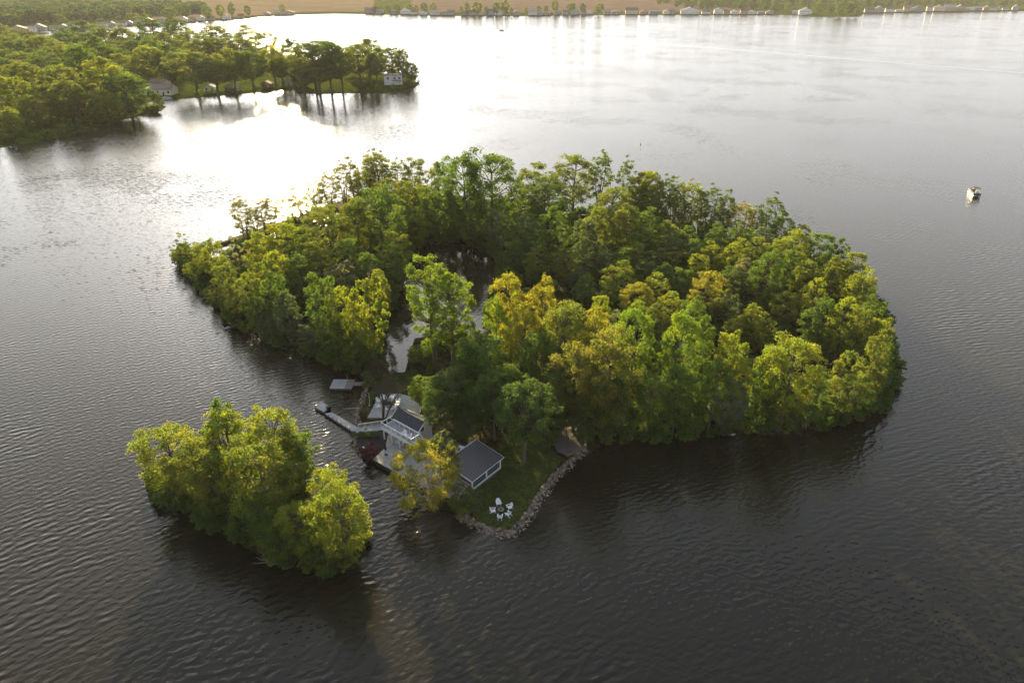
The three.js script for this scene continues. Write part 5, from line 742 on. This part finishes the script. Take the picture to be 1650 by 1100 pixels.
  part('trousers', bodyOf([[J.hl, J.hr, 0.135, 0.135], [J.hl, J.kl, 0.095, 0.07], [J.kl, [-0.14, 0.37, -0.56], 0.068, 0.05], [J.hr, J.kr, 0.095, 0.07], [J.kr, [0.14, 0.37, -0.56], 0.068, 0.05]], 72, C, 0.85), trousers, man);
  part('cap', [new THREE.SphereGeometry(0.108, 14, 8, 0, 6.283, 0, 1.6).translate(0, 1.195, 0.28), new THREE.CylinderGeometry(0.09, 0.09, 0.012, 12).scale(1, 1, 1.1).translate(0, 1.2, 0.17)], capm, man);
  const pd = thing('paddle', 'two-bladed paddle held across the kayak', 'paddle', [px, 0.02, pz], turn);
  part('shaft', rod([-0.95, 0.62, -0.24], [0.95, 0.72, -0.22], 0.016, 0.016, 7), M.black, pd); for (const s of [-1, 1]) part('blade', new THREE.SphereGeometry(0.2, 10, 6).scale(1, 0.5, 0.08).translate(s * 1.1, 0.67 + s * 0.06, -0.23), M.white, pd);
  const b = thing('buoy', 'tiny white marker buoy on the open water beyond the island', 'buoy', [BUOY_AT[0], 0, BUOY_AT[1]]); part('float', new THREE.SphereGeometry(0.4, 12, 8).translate(0, 0.1, 0), M.white, b); part('mast', rod([0, 0.3, 0], [0, 1.5, 0], 0.06, 0.05, 6), M.black, b);
}

// ---------- houses ----------
const WALL = { white: [0.72, 0.72, 0.72], tan: [0.42, 0.34, 0.25], blue: [0.26, 0.33, 0.42], grey: [0.36, 0.36, 0.38], cream: [0.62, 0.56, 0.45], red: [0.28, 0.09, 0.07], brown: [0.2, 0.14, 0.1] }, wallMat = {}, roofMat = [mat(0.12, 0.12, 0.13, 0.9), mat(0.2, 0.17, 0.15, 0.9), mat(0.3, 0.3, 0.31, 0.85), mat(0.16, 0.09, 0.07, 0.9)];
for (const [k, c] of Object.entries(WALL)) wallMat[k] = mat(...c, 0.85);
const unit = {                                                            // unit pieces, stretched to each house
  box: new THREE.BoxGeometry(1, 1, 1).translate(0, 0.5, 0), window: new THREE.BoxGeometry(0.11, 0.2, 0.03), door: new THREE.BoxGeometry(0.1, 0.36, 0.03).translate(0, 0.18, 0),
  gable: (() => { const s = new THREE.Shape([[-0.5, 0], [0.5, 0], [0, 1]].map((p) => new THREE.Vector2(...p))); return new THREE.ExtrudeGeometry(s, { depth: 1, bevelEnabled: false }).translate(0, 0, -0.5); })(),
  roofside: new THREE.BoxGeometry(1, 1, 1),
};
function house(name, label, x, y, z, w, h, wall, style, group, turn = 0) {
  const t = thing(name, label, 'house', [x, y, z], turn, group), d = Math.min(w * 0.8, 11), front = style % 2 === 1, body = h * (style === 3 ? 0.55 : 0.62), rise = h - body, r = rng(Math.round(x * 13 + z * 7));
  const roof = roofMat[(style + Math.floor(r() * 4)) % 4];
  const b = part('wall', unit.box, wallMat[wall], t); b.scale.set(w, body, d);
  const g = part('gable', unit.gable, wallMat[wall], t); g.position.y = body; if (front) g.scale.set(w, rise * 0.96, d); else { g.scale.set(d, rise * 0.96, w); g.rotation.y = Math.PI / 2; }
  const span = (front ? w : d) / 2, len = Math.hypot(span, rise) * 1.12, slope = Math.atan2(rise, span);
  for (const s of [-1, 1]) { const q = part('roof', unit.roofside, roof, t); q.scale.set(len, 0.18, (front ? d : w) + 0.9); const lift = new THREE.Vector3(s * span * 0.53, body + rise * 0.5 - 0.02 + 0.12, 0); if (!front) { lift.set(0, lift.y, -s * span * 0.53); q.rotation.set(0, Math.PI / 2, 0); q.rotateZ(-s * slope); } else q.rotation.z = -s * slope; q.position.copy(lift); }
  const n = Math.max(2, Math.round(w / 3.2)), floors = body > 4.6 ? 2 : 1;
  for (let f = 0; f < floors; f++) for (let k = 0; k < n; k++) { if (f === 0 && k === Math.floor(n / 2)) continue; const q = part('window', unit.window, M.glass, t); q.position.set(((k + 0.5) / n - 0.5) * w, body * (floors === 2 ? 0.28 + 0.48 * f : 0.55), d / 2 + 0.02); q.scale.set(11, floors === 2 ? 6 : 7, 1); }
  const q = part('door', unit.door, r() < 0.5 ? M.white : M.glass, t); q.position.set(((Math.floor(n / 2) + 0.5) / n - 0.5) * w, 0.05, d / 2 + 0.03); q.scale.set(10, 5.8, 1);
  if (style === 2) { const c = part('chimney', unit.box, roofMat[3], t); c.scale.set(0.7, rise + 0.8, 0.7); c.position.set(w * 0.22, body, -d * 0.1); }
  return t;
}
{
  const words = FAR_HOUSES.map(([x, z, w, h, c]) => ({ word: `${h > 12 ? 'large' : w < 14 ? 'small' : 'wide'} ${c} house`, x, z })), names = labels(words, '', 'in the row along the far shore');
  FAR_HOUSES.forEach(([x, z, w, h, c], i) => house('lakeside_house', names[i], x, 1.5, z, w, Math.min(h, 13), c, i % 4, 'houses along the far shore', Math.atan2(-x, 1500) * 0.6));
  const near = SHORE_HOUSES.map(([x, z, w, h, c, k]) => ({ word: k ? 'two-storey flat-fronted house at the tip' : `${c} cottage`, x, z })), names2 = labels(near, '', 'on the far peninsula');
  SHORE_HOUSES.forEach(([x, z, w, h, c, k], i) => {
    if (!k) { house('cottage', names2[i], x, peninAt(x, z) - 0.1, z, w, Math.max(4, Math.min(h * 1.1, 7)), c, i % 4, 'cottages on the peninsula', 0.2 * ((i % 3) - 1)); return; }
    const t = thing('tip_house', 'white two-storey flat-roofed boathouse at the tip of the far peninsula', 'house', [x, 0.8, z], 0.12), H = 7.2, D = 9;
    part('wall', box(w, H, D, 0, H / 2, 0), wallMat.white, t); part('roof', box(w + 0.8, 0.35, D + 0.8, 0, H + 0.18, 0), roofMat[0], t);
    part('garage_door', box(4.2, 3.0, 0.1, -w * 0.12, 1.6, D / 2 + 0.05), M.white, t);
    for (const q of [-0.28, 0.1, 0.36]) part('window', box(1.5, 1.4, 0.08, w * q, 5.2, D / 2 + 0.04), M.glass, t);
    const b = part('balcony', box(w * 0.5, 0.25, 1.6, w * 0.22, 3.7, D / 2 + 0.8), M.greywood, t); part('railing', [box(w * 0.5, 0.08, 0.08, w * 0.22, 4.75, D / 2 + 1.55), ...[0, 1, 2, 3, 4].map((k) => box(0.08, 1, 0.08, w * (-0.03 + 0.125 * k), 4.3, D / 2 + 1.55))], M.greywood, b);
  });
}
{ // craft and cars at the peninsula's edge
  const boatMat = mat(0.7, 0.72, 0.74, 0.35), spots = ['by the left bank', 'on the grass above the left bank', 'farther along the left bank', 'at the little point', 'at the very left edge', 'in the trees above the bank'];
  SHORE_CRAFT.forEach(([x, z, kind], i) => {
    const y = Math.max(0.05, peninAt(x, z));
    if (kind === 'boat') {
      const t = thing('moored_boat', 'white covered boat ' + spots[i] + ' of the far peninsula', 'boat', [x, y, z], 0.3 * i, 'boats along the peninsula'), ring = (q, w, h) => [[q, h, -w], [q, 0, -w * 0.6], [q, 0, w * 0.6], [q, h, w]];
      part('hull', lofted([ring(-3.2, 0.1, 1.3), ring(-1.8, 1, 1.1), ring(1, 1.2, 1), ring(3, 1.1, 1)]), boatMat, t); part('cover', lofted([ring(-2.6, 0.5, 0.5), ring(-0.8, 0.95, 0.9), ring(2.8, 0.95, 0.4)].map((s) => s.map(([a, b, c]) => [a, b + 1.05, c]))), M.wallgrey, t);
    } else {
      const t = thing('parked_car', 'pale parked car ' + spots[i] + ' of the far peninsula', 'car', [x, y, z], 0.2 + i);
      part('body', [new RoundedBoxGeometry(4.4, 0.75, 1.8, 3, 0.2).translate(0, 0.7, 0)], boatMat, t); part('cabin', lofted([[[-1.3, 1.0, -0.8], [-0.8, 1.55, -0.68], [-0.8, 1.55, 0.68], [-1.3, 1.0, 0.8]], [[1.4, 1.0, -0.8], [0.7, 1.55, -0.68], [0.7, 1.55, 0.68], [1.4, 1.0, 0.8]]]), M.glass, t);
      for (const a of [-1.35, 1.35]) for (const b of [-0.85, 0.85]) part('wheel', new THREE.CylinderGeometry(0.34, 0.34, 0.22, 14).rotateX(Math.PI / 2).translate(a, 0.34, b), M.black, t);
    }
  });
  // small docks along the peninsula
  const dockSpots = [[-212, -462, 'left'], [-176, -480, 'middle'], [-140, -493, 'right']];
  const logs = thing('driftwood', 'pale dead branches at the foot of the islet', 'driftwood', [DEADA_AT[0], 0.1, DEADA_AT[1]]); const r = rng(8), g = []; for (let k = 0; k < 9; k++) { const a = r() * 6.28, L = 1 + 1.6 * r(); g.push(rod([0.3 * r(), 0, 0.3 * r()], [Math.cos(a) * L, 0.3 + 0.9 * r(), Math.sin(a) * L], 0.06, 0.015, 5)); } part('branches', g, M.palebark, logs);
}
renderer.render(scene, camera);
